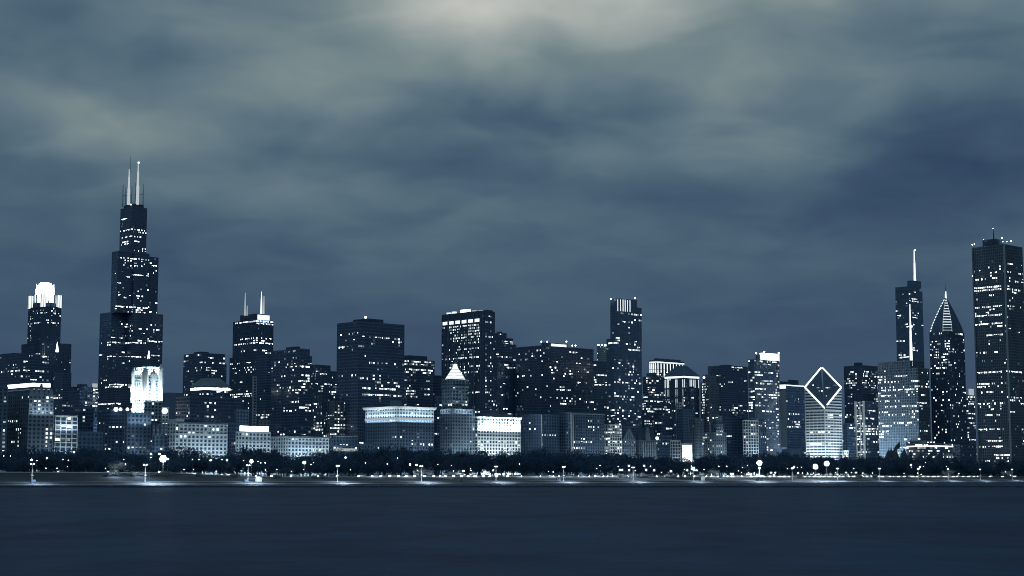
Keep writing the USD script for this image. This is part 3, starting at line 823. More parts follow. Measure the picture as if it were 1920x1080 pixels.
MB().box(C, NORTH, EAST, 0, M, .07, 1.0, b - .8, b - .1).build('cornice', 'pale_stone', T)
band(T, 0, zpix(T, 0, 843), 3.0, 'lit_dim', 'E')
B('office_building', 'small low grey building left of the broad corniced block', 1480, [(665, 672, 700, 834)], 'mason', wall='slate_stone', p=.06, flood=[(0, 'E', 8, 14, 6)])
# ---- black box tower and neighbours
T = B('office_tower', 'broad black box tower with flat roof and a single beacon on top', 1600, [(632, 672, 758.5, 604)], 'dark', .035,
      lit=[(677, 630, 756, 634, .72), (677, 638, 754, 645, .22), (685, 650, 705, 680, .12), (705, 680, 756, 686, .3), (640, 701, 680, 705, .35), (685, 705, 752, 730, .2), (677, 725, 752, 731, .62), (677, 737, 752, 743, .7), (632, 604, 758, 624, -1), (700, 648, 758, 676, -1), (632, 745, 680, 800, -1), (640, 626, 662, 630, .35)], plant=False, cat='skyscraper')
roof_block(T, 662, 688, 719, 597, 606, 1612)
dot(T, 685.5, 595, T.secs[0][0][1] + 10, 1.6, 'lit_panel')
T = B('office_building', 'office block with bright unbroken rows of windows right of the black box tower', 1850, [(750, 764, 815, 675)], 'dark', .12,
      lit=[(757, 676, 813, 681, .85), (757, 683, 813, 688, .8), (757, 690, 813, 696, .85), (757, 698, 800, 702, .5), (757, 733, 780, 740, .7), (795, 735, 812, 741, .7), (808, 700, 814, 740, .4)], plant=False)
roof_block(T, 757, 766, 801, 666, 675, 1858)
B('office_building', 'low dark block in the gap left of the pyramid topped tower', 1750, [(806, 812, 832, 705)], 'dark', .04)
T = B('office_building', 'broad corniced white terracotta block with a floodlit top arcade', 1450, [(685, 744, 813.5, 784), (685, 744, 813.5, 764, {'part': 'arcade_storey', 'p': .05, 'wall': 'pale_stone'})], 'mason', .05,
      lit=[(730, 819, 755, 824, .6), (768, 830, 812, 838, .6), (710, 786, 730, 792, .2), (690, 840, 740, 846, .1)], flood=[(0, 'E', 20, 30, 10), (0, 'S', 14, 30, 10), (1, 'E', 70, 4, -3), (1, 'S', 70, 4, -3)], plant=False, wall='slate_stone')
C, L, M, a, b = T.secs[1]
MB().frustum(rect(C + (EAST + SOUTH) * 1.6, L + 3.2, M + 3.2), rect(C + (EAST + SOUTH) * 2.4, L + 4.8, M + 4.8), b - 1.4, b + 1.3).build('cornice', 'white_stone', T)
band(T, 0, zpix(T, 0, 784.5), 2.6, 'lit_dim', 'SE', .7, 'lit_ledge')
roof_block(T, 731, 740, 753, 751, 763, 1470, 'penthouse', 'grey_stone')
# ---- pyramid topped tower
T = B('stepped_tower', 'setback stone tower topped by a lit white pyramid and lantern', 1452, [(825.5, 848, 891, 768), (829, 848.5, 878, 712, {'part': 'shaft', 'de': 4})], 'pale', .05, flood=[(0, 'E', 56, 30, 10), (0, 'S', 56, 30, 10), (1, 'E', 30, 8, -4), (1, 'S', 24, 8, -4)],
      lit=[(848, 748, 876, 756, .3), (845, 780, 850, 850, .2), (880, 770, 888, 850, .12)], plant=False, cat='tower', wall='grey_stone')
C, L, M, a, b = T.secs[1]
MB().frustum(rect(C + (EAST + SOUTH) * .8, L + 1.6, M + 1.6), rect(C + (EAST + SOUTH) * .8, L + 1.6, M + 1.6), b - 8.5, b - 7).build('cornice', 'grey_stone', T)
zp = at_y(853, 690, C[1] + 8)[2]
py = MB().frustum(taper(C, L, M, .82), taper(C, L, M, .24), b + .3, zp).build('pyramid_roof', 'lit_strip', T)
q = MB()
for f in (.15, .4, .65, .88):
    s = .82 + (.24 - .82) * f
    r = taper(C, L, M, s)
    z = b + .3 + (zp - b - .3) * f
    for i in range(4):
        q.tube((*r[i], z), (*r[(i + 1) % 4], z), .28, .28, 5)
q.build('roof_ridge', 'grey_stone', py)
c = sum(rect(C, L, M)) / 4
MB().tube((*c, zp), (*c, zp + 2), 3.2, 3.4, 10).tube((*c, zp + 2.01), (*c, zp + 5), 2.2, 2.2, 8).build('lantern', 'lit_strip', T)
MB().ball((*c, zp + 6.2), 1.8, 2).tube((*c, zp + 7), (*c, zp + 11), .4, .1, 6).build('lantern_cap', 'grey_stone', T)
T = B('office_building', 'brilliant white floodlit stone block right of the pyramid topped tower', 1450, [(889, 896, 976, 800), (889, 896, 976, 783, {'part': 'top_storeys'})], 'white', .12,
      lit=[(890, 826, 976, 832, .4), (890, 840, 976, 846, .25)], flood=[(0, 'E', 88, 30, 10), (1, 'E', 190, 5, -3), (0, 'S', 46, 30, 10)], plant=False)
C, L, M, a, b = T.secs[1]
MB().frustum(rect(C + (EAST + SOUTH) * .6, L + 1.2, M + 1.2), rect(C + (EAST + SOUTH) * 1.6, L + 3.2, M + 3.2), b - .6, b + 1.3).build('cornice', 'white_stone', T)
q = MB()
for k in range(12):
    q.tube((*(C + NORTH * M * (k + .5) / 12 + EAST * .7), a + 1), (*(C + NORTH * M * (k + .5) / 12 + EAST * .7), b - 1.5), .6, .5, 8)
q.build('column', 'white_stone', T, kind='stuff')
roof_block(T, 905, 912, 962, 775, 784, 1475, 'penthouse', 'grey_stone')
roof_block(T, 918, 924, 950, 772, 775, 1480, 'penthouse', 'grey_stone')
# ---- striped tower with lit crown
T = B('office_tower', 'tall striped tower with glowing crown panels and bright window rows', 1650, [(829, 901, 928, 584)], 'vert', .10,
      lit=[(836, 612, 900, 618, .5), (838, 618, 872, 640, .45), (872, 610, 900, 640, .75), (838, 645, 845, 690, .8), (838, 640, 870, 690, .2), (850, 654, 898, 660, .7), (840, 671, 898, 677, .8), (845, 685, 900, 700, .4), (860, 715, 895, 720, .3), (872, 734, 902, 741, .85), (910, 606, 914, 775, .6), (918, 640, 923, 770, .45), (902, 600, 909, 775, -1), (829, 584, 900, 605, -1)],
      wall='dark_stone', plant=False, cat='skyscraper')
C, L, M, a, b = T.secs[0]
for k in range(6):
    x0 = L * (k + .18) / 6
    MB().box(C, WEST, SOUTH, x0, x0 + L * .115, .02, .25, zpix(T, 0, 603), zpix(T, 0, 597)).build('crown_light', 'lit_strip', T)
for k in range(7):
    MB().box(C, WEST, SOUTH, L * k / 6 - .5 if k else .2, L * k / 6 + .5, .02, .5, a + 20, b - .2).build('pilaster', 'grey_stone', T)
for k, (f0, f1) in enumerate(((.36, .58), (.73, .80), (.87, .94), (.20, .28), (.05, .12))):
    MB().frustum(rect(C + WEST * L * f0 + NORTH * 4, L * (f1 - f0), 4), rect(C + WEST * L * f0 + NORTH * 4, L * (f1 - f0), 4), b, b + (5.5, 4.2, 3.6, 3.2, 2.6)[k]).build('roof_light', ('lit_panel', 'lit_strip', 'lit_strip', 'lit_dim', 'lit_dim')[k], T)
roof_block(T, 905, 912, 924, 581, 585, 1660)
B('office_tower', 'dark stepped tower behind the striped tower with roof lights', 2050, [(920, 935, 968, 645), (922, 936, 962, 634, {'part': 'middle'}), (924, 937, 950, 625, {'part': 'top'})], 'dark', .08, lit=[(940, 640, 966, 646, .75)], cat='skyscraper')
B('office_building', 'dark glass block with a small bright sign storey left of the broad black block', 1760, [(932, 946, 969, 682)], 'glass', .05, lit=[(950, 686, 968, 691, .9), (937, 720, 968, 735, .2)])
T = B('office_tower', 'broad black block with white roof lettering box and scattered lit panes', 1700, [(966, 1015, 1113, 649)], 'dark', .04,
      lit=[(972, 655, 1000, 676, .14), (990, 664, 1020, 672, .3), (1068, 660, 1082, 665, .7), (1045, 680, 1098, 704, .10), (1030, 688, 1045, 715, .25), (1060, 697, 1075, 704, .7), (975, 722, 1030, 732, .25), (1010, 744, 1095, 751, .35), (1050, 728, 1060, 731, .8), (1060, 750, 1110, 755, .25)], cat='skyscraper', plant=False)
roof_block(T, 1015, 1024, 1064, 642, 650, 1712)
roof_block(T, 1033, 1035, 1062, 644.5, 650, 1709, 'roof_sign', 'lit_strip', L=2)
for px in (1015, 1026, 1062, 1073, 1079):
    dot(T, px, 648 if px > 1064 else 640.5, T.secs[0][0][1] + 8, 1.0)
B('office_building', 'dark slab with one bright strip of windows right of the broad black block', 1850, [(1108, 1118, 1138, 678)], 'dark', .05, lit=[(1112, 719, 1137, 723, .9)])
T = B('apartment_tower', 'distant grey tower with three roof lights beside the finned black tower', 2200, [(1119, 1127, 1139, 649)], 'vert', .05, wall='pale_stone', cat='skyscraper', flood=[(0, 'S', 4, 30, 60)])
for px in (1122, 1129, 1135):
    dot(T, px, 647, T.secs[0][0][1] + 6, 1.6)
T = B('apartment_tower', 'slim black tower with five white vertical fins glowing at its top', 1600, [(1137, 1151, 1203, 636), (1144, 1161, 1203, 575, {'part': 'shaft'}), (1144.5, 1161, 1194.5, 561, {'part': 'top', 'p': 0})], 'glass', .07,
      lit=[(1140, 641, 1160, 646, .7), (1166, 604, 1190, 610, .45), (1167, 622, 1185, 626, .5), (1190, 598, 1202, 604, .5), (1180, 642, 1192, 647, .5), (1140, 675, 1202, 770, .10), (1140, 715, 1200, 722, .4), (1142, 742, 1190, 748, .4), (1138, 765, 1200, 800, .22), (1145, 562, 1165, 600, -1)], plant=False, cat='skyscraper')
C, L, M, a, b = T.secs[2]
for k in range(6):
    f = (1158.5, 1163.5, 1168, 1172, 1176.5, 1181)[k]
    if f < 1161:
        x = reach(C, b, WEST, f)
        MB().box(C, WEST, SOUTH, x - .35, x + .35, .02, .4, zpix(T, 2, 583), zpix(T, 2, 561)).build('glowing_fin', 'lit_strip', T)
    else:
        x = reach(C, b, NORTH, f)
        MB().box(C, NORTH, EAST, x - .45, x + .45, .02, .4, zpix(T, 2, 583), zpix(T, 2, 561)).build('glowing_fin', 'lit_strip', T)
for px, yy in ((1145, 561), (1191, 558.5)):
    dot(T, px, yy, C[1] + 6, .9)
# ---- avenue row, centre
T = B('office_building', 'dark banded block with one pale lit corner edge below the broad black block', 1455, [(976, 1015, 1048.5, 778)], 'darkmason', .05, lit=[(985, 800, 1012, 805, .3), (1028, 805, 1048, 808, .5), (1020, 840, 1050, 845, .3)], flood=[(0, 'E', 1.5, 30, 10)])
MB().box(T.secs[0][0], NORTH, EAST, -.5, .8, .07, .9, GROUND, T.secs[0][4]).build('corner_pier', 'pale_stone', T)
T = B('office_building', 'grey stone block with a bright corner bay and arched top windows', 1450, [(1048, 1070, 1133, 774)], 'mason', wall='slate_stone', p=.04, lit=[(1075, 828, 1112, 832, .85), (1080, 804, 1120, 809, .2), (1050, 806, 1065, 812, .4)], flood=[(0, 'E', 22, 30, 10), (0, 'S', 16, 30, 10)])
C, L, M, a, b = T.secs[0]
for s in (0, 1):
    MB().box(C + NORTH * M * (.0 if s == 0 else .05), NORTH, EAST, .0, 1.6, .07, .8, GROUND, b).build('corner_pilaster', 'white_stone', T)
MB().box(C, NORTH, EAST, 0, M, .07, 1.2, b - 1.6, b - .2).build('cornice', 'pale_stone', T)
B('office_building', 'narrow white building with tall bright windows left of the gabled hall', 1450, [(1130, 1144, 1166, 797)], 'white', .25, lit=[(1146, 798, 1163, 815, .85), (1132, 830, 1142, 852, .3)], flood=[(0, 'E', 110, 16, 8), (0, 'S', 60, 16, 8)])


def gabled(T, zr, mat='roof_dark', ends=('E',), wallmat='grey_stone'):
    """A steep roof with its ridge running west and gable walls over the east front."""
    C, L, M, a, b = T.secs[-1]
    A = rect(C, L, M)
    m0, m1 = C + NORTH * M / 2, C + NORTH * M / 2 + WEST * L
    lo = [A[0], A[1], A[2], A[3]]
    q = MB().add([(*A[0], b), (*A[1], b), (*A[2], b), (*A[3], b), (*m0, zr), (*m1, zr)], [(0, 4, 5), (0, 5, 3), (1, 2, 5), (1, 5, 4), (0, 1, 4), (2, 3, 5), (0, 3, 2), (0, 2, 1)])
    q.build('roof', mat, T)
    g = MB()
    g.frustum([A[0] + EAST * .3, A[1] + EAST * .3, A[1] + EAST * -.2, A[0] + EAST * -.2], [m0 + EAST * .3 + NORTH * -.4, m0 + EAST * .3 + NORTH * .4, m0 + EAST * -.2 + NORTH * .4, m0 + EAST * -.2 - NORTH * .4], b + .1, zr + .8)
    g.build('gable_wall', wallmat, T)
    w = MB()
    for k in range(-2, 3):
        w.box(m0 + EAST * .3, NORTH, EAST, k * M / 7 - .7, k * M / 7 + .7, .0, .06, b + 1.5, b + (zr - b) * (.62 - abs(k) * .17))
    w.build('gable_window', 'window_glass', T)


T = B('club_building', 'steep gabled stone hall front with a pointed grey gable', 1450, [(1163, 1167, 1192, 826)], 'mason', .05, flood=[(0, 'E', 46, 20, 8)], plant=False)
gabled(T, at_e(1179, 803, 1450)[2])
T = B('club_building', 'hall with a steep dark roof and small pointed gable above a columned front', 1450, [(1190, 1203, 1231, 827)], 'mason', .05, flood=[(0, 'E', 46, 20, 8)], plant=False)
C, L, M, a, b = T.secs[0]
zr = at_e(1210, 803, 1460)[2]
A = rect(C, L, M)
m0, m1 = (A[0] + A[3]) / 2, (A[1] + A[2]) / 2
MB().add([(*A[0], b), (*A[1], b), (*A[2], b), (*A[3], b), (*m0, zr), (*m1, zr)], [(0, 1, 5), (0, 5, 4), (2, 3, 4), (2, 4, 5), (3, 0, 4), (1, 2, 5), (0, 3, 2), (0, 2, 1)]).build('roof', 'roof_dark', T)
c = C + NORTH * M * .45
MB().frustum([c - NORTH * 5 + EAST * .2, c + NORTH * 5 + EAST * .2, c + NORTH * 5 + WEST * 3, c - NORTH * 5 + WEST * 3], [c - NORTH * .2 + EAST * .2, c + NORTH * .2 + EAST * .2, c + NORTH * .2 + WEST * 3, c - NORTH * .2 + WEST * 3], b + .5, zr + 1).build('gable', 'grey_stone', T)
for k in range(6):
    p = C + NORTH * M * (k + .6) / 6.4 + EAST * .5
    MB().tube((*p, a + 3), (*p, b - 1), .6, .5, 8).build('column', 'pale_stone', T)
T = B('office_building', 'low dark building with a white roof globe right of the steep roofed hall', 1500, [(1222, 1230, 1260, 818)], 'dark', .14)
dot(T, 1232, 822, T.secs[0][0][1] - 2, 2.4, 'lit_panel', 'roof_globe')
B('office_building', 'small white building with a grid of dark windows beside the glowing white front', 1450, [(1257, 1261, 1276, 827)], 'frame', .0, flood=[(0, 'E', 90, 14, 6), (0, 'S', 40, 14, 6)], plant=False)
T = B('gallery_building', 'small building whose whole front glows plain white behind the trees', 1450, [(1274, 1279, 1298, 833)], 'white', .0, plant=False)
C, L, M, a, b = T.secs[0]
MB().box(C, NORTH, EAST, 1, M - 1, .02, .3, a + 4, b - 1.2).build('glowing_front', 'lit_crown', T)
B('office_tower', 'narrow grey tower of vertical piers right above the glowing white front', 1465, [(1292, 1304, 1319, 786)], 'vert', .05, flood=[(0, 'E', 60, 30, 10), (0, 'S', 34, 30, 10)])
T = B('stepped_tower', 'old stone block with setback top storeys beside the narrow pier tower', 1455, [(1317, 1339, 1362, 812), (1333, 1342, 1356, 796, {'part': 'middle', 'de': 8}), (1335, 1343, 1354, 781, {'part': 'top', 'de': 9})], 'mason', .09, flood=[(0, 'E', 60, 30, 10), (0, 'S', 26, 30, 10), (1, 'E', 22, 5, 0)], cat='building', lit=[(1318, 814, 1336, 852, .3)])
B('office_building', 'plain dark slab between the setback block and the pale gridded block', 1530, [(1354, 1372, 1396, 784)], 'dark', .01)
B('office_building', 'plain dark slab behind the narrow pier tower', 1540, [(1268, 1280, 1302, 768)], 'darkmason', .01)
B('office_building', 'pale gridded block in front of the tower with the white roof box', 1452, [(1392.5, 1398, 1422, 789)], 'frame', .03, flood=[(0, 'E', 150, 30, 10), (0, 'S', 80, 30, 10)])
B('office_building', 'dark framed block half hidden by the pale gridded block', 1475, [(1404, 1410, 1437, 785)], 'darkmason', .18)
# ---- right of the finned tower
T = B('office_tower', 'tower with a bright white colonnaded crown left of the hip roofed tower', 2050, [(1212, 1228, 1283, 700, {'p': .1}), (1217, 1231, 1283, 676, {'part': 'crown', 'p': 0})], 'mason', .1, lit=[(1217, 696, 1260, 708, .4)], plant=False, cat='skyscraper')
C, L, M, a, b = T.secs[1]
for k in range(9):
    MB().box(C, NORTH, EAST, M * (k + .3) / 9, M * (k + .3) / 9 + 2.2, .02, .35, a + (2 if k % 2 else -8), b - 3).build('crown_light', 'lit_strip', T)
for k in range(4):
    MB().box(C, WEST, SOUTH, L * (k + .3) / 4, L * (k + .3) / 4 + 2.2, .02, .35, a + (2 if k % 2 else -8), b - 3).build('crown_light', 'lit_strip', T)
band(T, 1, b - 3.2, 3, 'lit_strip')
for k in range(5):
    MB().frustum(rect(C + NORTH * M * k / 5.2 + WEST * 2 + NORTH * 2, 6, 8), rect(C + NORTH * M * k / 5.2 + WEST * 2 + NORTH * 2, 6, 8), b + .3, b + 4.5).build('roof_pavilion', 'dark_stone', T)
B('office_building', 'block with a cluster of bright panes below the colonnaded crown', 1860, [(1205, 1220, 1252, 707)], 'dark', .16, lit=[(1213, 725, 1230, 740, .65), (1212, 712, 1250, 722, .3), (1235, 735, 1246, 742, .6)])
B('office_building', 'broad block of many lit windows under a bright roof line', 1720, [(1198, 1214, 1256, 750)], 'dark', .3, lit=[(1200, 748, 1256, 757, .85), (1200, 762, 1215, 780, .6), (1240, 760, 1254, 785, .55)])
B('office_building', 'dim old block with a pair of lit window columns under the hip roofed tower', 1600, [(1196, 1208, 1268, 787)], 'darkmason', .1, lit=[(1249, 795, 1257, 818, .85), (1222, 785, 1226, 815, .6)])
T = B('office_tower', 'tower with a dark hipped roof, bright eaves and thin vertical light slots', 1760, [(1246, 1282, 1311, 704)], 'darkmason', .015, plant=False, cat='skyscraper')
C, L, M, a, b = T.secs[0]
zr = at_y(1285, 685, C[1] + 15)[2]
MB().frustum(rect(C + (EAST + SOUTH) * 1.2, L + 2.4, M + 2.4), taper(C, L, M, .30), b + .3, zr).build('hip_roof', 'dark_stone', T)
band(T, 0, b - 2.2, 3.0, 'lit_strip')
for nm, u, n, W, fr in (('S', WEST, SOUTH, L, (.05, .35, .42, .78, .86, .97)), ('E', NORTH, EAST, M, (.04, .4, .5, .6, .72, .96))):
    for f in fr:
        for y0, y1 in ((711, 726), (729, 743), (747, 760)):
            if nm == 'E' and y0 > 711 and f not in (.04, .96):
                continue
            MB().box(C, u, n, W * f - .45, W * f + .45, .02, .3, zpix(T, 0, y1), zpix(T, 0, y0)).build('light_slot', 'lit_strip' if y0 == 711 else 'lit_dim', T)
B('office_tower', 'dim grey slab rising before the hip roofed tower', 1640, [(1281, 1294, 1311, 729)], 'vert', .03, wall='dark_stone', lit=[(1282, 745, 1287, 772, .6)])
B('office_building', 'pale thin slab with a lit flank below the hip roofed tower', 1600, [(1267, 1270, 1279, 756)], 'white', .1, flood=[(0, 'E', 14, 14, 40)], plant=False)
T = B('stepped_tower', 'slim old tower with pinnacled top and one column of bright windows', 1620, [(1313, 1328, 1348, 718), (1318, 1329, 1344, 706, {'part': 'top', 'p': 0})], 'vert', .06, lit=[(1315.5, 719, 1322, 778, .92), (1323, 722, 1328, 760, .35)], plant=False, cat='skyscraper', wall='grey_stone', flood=[(0, 'E', 14, 14, 60)])
C, L, M, a, b = T.secs[1]
for u, v in ((0, 0), (1, 0), (0, 1), (.5, 0), (0, .5)):
    p = C + WEST * (L - 1.5) * u + NORTH * (M - 1.5) * v
    MB().frustum(rect(p, 1.6, 1.6), taper(p, 1.6, 1.6, .1), b, b + 5).build('pinnacle', 'grey_stone', T)
dot(T, 1320, 708, C[1] - 8, 1.8, 'lit_panel')
T = B('office_tower', 'broad dark tower with flared left cornice and a short row of lit top windows', 1950, [(1322, 1357, 1402, 702), (1327, 1359, 1402, 686, {'part': 'top', 'p': 0})], 'dark', .03, lit=[(1371, 686, 1394, 693, 1.0), (1374, 694, 1384, 697, .5), (1350, 713, 1366, 735, .15), (1326, 735, 1400, 753, -1)], cat='skyscraper')
B('office_building', 'low wide building packed with bright windows under the flared tower', 1750, [(1345, 1352, 1400, 757)], 'dark', .25, lit=[(1374, 762, 1384, 778, .9), (1348, 765, 1398, 772, .45)])
T = B('office_tower', 'tower with a solid glowing white box on its roof', 1500, [(1402.5, 1414, 1461, 675)], 'glass', .12,
      lit=[(1403, 677, 1461, 683, .55), (1416, 728, 1440, 732, .6), (1403, 732, 1414, 736, .7), (1403, 742, 1461, 748, .6), (1415, 760, 1442, 765, .6), (1403, 760, 1413, 775, .7), (1455, 700, 1461, 850, .45), (1420, 800, 1450, 855, .2)], plant=False, cat='skyscraper')
C, L, M, a, b = T.secs[0]
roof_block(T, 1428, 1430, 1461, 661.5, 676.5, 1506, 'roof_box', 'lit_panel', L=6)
roof_block(T, 1417, 1420, 1428, 664, 676, 1510)
for px, yy in ((1418, 662.5), (1433, 659.5), (1460, 662)):
    dot(T, px, yy, C[1] + 12, 1.1)
for k in np.arange(GROUND + 22, b, 22):
    MB().box(C, NORTH, EAST, 0, M, .07, .4, k, k + .5).build('ledge', 'grey_stone', T)
for f in (.0, .05, .9, .97):
    MB().box(C, NORTH, EAST, M * f, M * f + .6, .07, .45, GROUND, b).build('column', 'grey_stone', T)
T = B('office_tower', 'pale edged slab tower with a bright roof line left of the diamond building', 1560, [(1459, 1474, 1508, 721)], 'fine', .06, lit=[(1485, 773, 1500, 777, .8), (1485, 788, 1500, 792, .8), (1470, 785, 1480, 787, .6), (1486, 745, 1498, 748, .5)], plant=False, cat='skyscraper')
C, L, M, a, b = T.secs[0]
MB().box(C, WEST, SOUTH, .3, L - .3, .06, .5, GROUND, b - 8).build('blank_slab', 'grey_stone', T)
MB().box(C, WEST, SOUTH, .3, L - .3, .07, .6, b - 6, b).build('lit_panel', 'lit_strip', T)
band(T, 0, b - 1.0, 1.6, 'lit_strip', 'E')
roof_block(T, 1477, 1482, 1497, 712, 722, 1575)
roof_block(T, 1460, 1464, 1478, 715, 722, 1590)
B('office_building', 'low grey podium at the foot of the pale edged slab tower', 1452, [(1466, 1472, 1501, 842)], 'plain', 0)
# ---- diamond roofed building
T = Thing('skyscraper', 'striped building with a slanted diamond roof outlined in white neon', 'skyscraper', (*at_e(1546, HORIZON, 1450)[:2], GROUND))
P = at_e(1546, 766, 1450)
C, zlo = P[:2], P[2]
zmid = at_y(1510, 727, C[1] + 25)[2]
L = reach(C, zmid, WEST, 1509)
M = reach(C, zmid, NORTH, 1577.5)
zmid = at_y(1545, 727, (C + WEST * L / 2 + NORTH * M / 2)[1] - 2)[2]
zhi = 2 * zmid - zlo
rng = np.random.default_rng(12)
stz = STYLE['horiz']
section(T, C, L, M, GROUND - .3, zlo - 3, 'horiz', rng, .07, [(1552, 780, 1560, 812, .4)], parapet=0)
fl = 4.2
plane = lambda u, v: zlo + (zmid - zlo) * (u + v)
i0 = C + (WEST + NORTH) * .45
l, m = L - .9, M - .9
SE, SW, NE, NW = i0, i0 + WEST * l, i0 + NORTH * m, i0 + WEST * l + NORTH * m
gap = .5
sh = (NORTH - WEST) / math.sqrt(2)
for nm, tri, zs, off in (('north_half', [SE, NE, NW], [zlo, zmid, zhi], sh * .7), ('south_half', [SE, NW, SW], [zlo, zhi, zmid], -sh * .7)):
    tri2 = [tri[0] + off * .2] + [p + off * (2.2 if p is NW else 0) for p in tri[1:]]
    MB().frustum(tri2, tri2, zlo - 2.99, zs).build('slanted_top', 'window_glass', T)
stripes = MB()
k = 0
while zlo - 3 + k * fl < zmid - 1:
    z = zlo - 3 + k * fl
    f = max(0, (z + fl * .46 - zlo) / (zmid - zlo))
    stripes.box(C, WEST, SOUTH, f * L, L, -.5, 0, z, z + fl * .46)
    stripes.box(C, NORTH, EAST, f * M + .004, M, -.5, .004, z, z + fl * .46)
    k += 1
stripes.build('stripe', 'white_stone', T)
MB().box(C, NORTH, EAST, -.5, .6, -.4, .5, GROUND, zlo - 3).build('corner_pier', 'white_stone', T)
up = np.array([0, 0, .8])
pt = lambda p, z: np.array([*p, z]) + up
V = {'lo': pt(C, zlo), 'sw': pt(C + WEST * L, zmid), 'ne': pt(C + NORTH * M, zmid), 'nw': pt(C + WEST * L + NORTH * M, zhi)}
for a_, b_, f0, f1 in (('nw', 'sw', .04, 1), ('nw', 'ne', .04, 1), ('sw', 'lo', 0, 1), ('ne', 'lo', 0, .84)):
    p, q = V[a_], V[b_]
    MB().tube(p + (q - p) * f0, p + (q - p) * f1, 1.05, 1.05, 8).build('neon_tube', 'neon', T)
q = MB()
for v0, rows in ((.5, ((.30, .47), (.55, .72))), (.42, ((.35, .6),)), (.56, ((.08, .28), (.75, .93))), (.3, ((.6, .7),))):
    for f0, f1 in rows:           # lit office rows on the sloping glass, each level across the slope
        n = int((f1 - f0) * 26)
        for i in range(n):
            if rng.random() < .7:
                s = f0 + (f1 - f0) * (i + .5) / n
                uu, vv = v0 * 2 * (1 - s), v0 * 2 * s
                if max(uu, vv) < .97 and min(uu, vv) > .03:
                    p = C + WEST * L * uu + NORTH * M * vv
                    q.box(p, (NORTH - WEST) / math.sqrt(2), (EAST + SOUTH) / math.sqrt(2), -.7, .7, -.7, .7, plane(uu, vv) - .5, plane(uu, vv) + .9)
q.build('roof_lit_windows', 'lit_window', T, kind='stuff')
rect_light(T, 'facade_light', (*(C + NORTH * M / 2 + EAST * 22), GROUND + 10), (*(C + NORTH * M / 2), 60), NORTH, M * .9, 1.2, 320)
rect_light(T, 'facade_light', (*(C + WEST * L / 2 + SOUTH * 24), GROUND + 10), (*(C + WEST * L / 2), 60), WEST, L * .9, 1.2, 470)
# ---- right group
B('office_building', 'dark low building in the gap right of the diamond building', 1480, [(1577, 1588, 1604, 795)], 'dark', .12, lit=[(1578, 800, 1582, 850, .4)])
B('kiosk_building', 'tiny pale building at the foot of the dark gap right of the diamond building', 1440, [(1580, 1583, 1591, 846)], 'white', .3, plant=False, cat='building', flood=[(0, 'E', 60, 8, 4)])
T = B('office_tower', 'black office tower with packed rows of lit windows behind the white columned slab', 1680, [(1582, 1618, 1646, 686)], 'dark', .12,
      lit=[(1589, 696, 1643, 730, .42), (1589, 718, 1608, 722, .95), (1616, 718, 1625, 722, .9), (1595, 738, 1615, 750, .3), (1582, 686, 1646, 695, -1), (1608, 696, 1616, 730, -1), (1584, 775, 1598, 790, .4)], plant=False, cat='skyscraper')
roof_block(T, 1601, 1610, 1617, 679.5, 687, 1695)
T = B('apartment_tower', 'slab with a white columned flank and black window face', 1470, [(1602, 1621.5, 1646, 753)], 'dark', .30, lit=[(1606, 756, 1618, 860, .6)], cat='skyscraper', plant=False)
C, L, M, a, b = T.secs[0]
for f0, f1 in ((.0, .2), (.42, .5), (.78, 1.0)):
    MB().box(C, WEST, SOUTH, L * f0 + .1, L * f1 - .1, .03, .9, GROUND, b + 1).build('white_column', 'white_stone', T)
rect_light(T, 'facade_light', (*(C + WEST * L / 2 + SOUTH * 22), GROUND + 10), (*(C + WEST * L / 2), 70), WEST, L, 1.2, 150)
roof_block(T, 1618, 1625, 1640, 738, 754, 1490)
T = B('office_tower', 'broad slab of fine pale piers uplit at its foot with a white mast', 1345, [(1645, 1720, 1742, 691), (1647, 1706, 1732, 677, {'part': 'roof_storey', 'de': 10, 'p': 0})], 'vert', .10,
      lit=[(1646, 704, 1660, 712, .7), (1675, 706, 1700, 710, .95), (1650, 727, 1720, 731, .5), (1646, 775, 1715, 779, .4), (1646, 783, 1720, 787, .35), (1646, 716, 1690, 721, .7), (1720, 724, 1742, 729, .6), (1645, 741, 1670, 746, 1.0), (1646, 750, 1700, 754, .5), (1660, 761, 1720, 764, .65), (1646, 790, 1660, 796, .7), (1675, 790, 1710, 794, .85), (1646, 805, 1665, 820, .55), (1646, 735, 1720, 740, .2), (1720, 755, 1742, 758, .8)], litmat='lit_window_bright', plant=False, cat='skyscraper',
      flood=[(0, 'S', 230, 12, 8), (0, 'S', 330, 50, 14)])
C, L, M, a, b = T.secs[0]
Yc = C[1] + 12
p0, p1, p2 = at_y(1709, 686, Yc), at_y(1709, 620, Yc), at_y(1709, 570, Yc)
p1[0] = p2[0] = p0[0]
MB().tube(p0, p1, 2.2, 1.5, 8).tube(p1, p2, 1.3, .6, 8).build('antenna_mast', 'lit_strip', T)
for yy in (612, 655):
    MB().ball(at_y(1709, yy, Yc - 1), 1.9, 1).build('mast_drum', 'lit_strip', T)
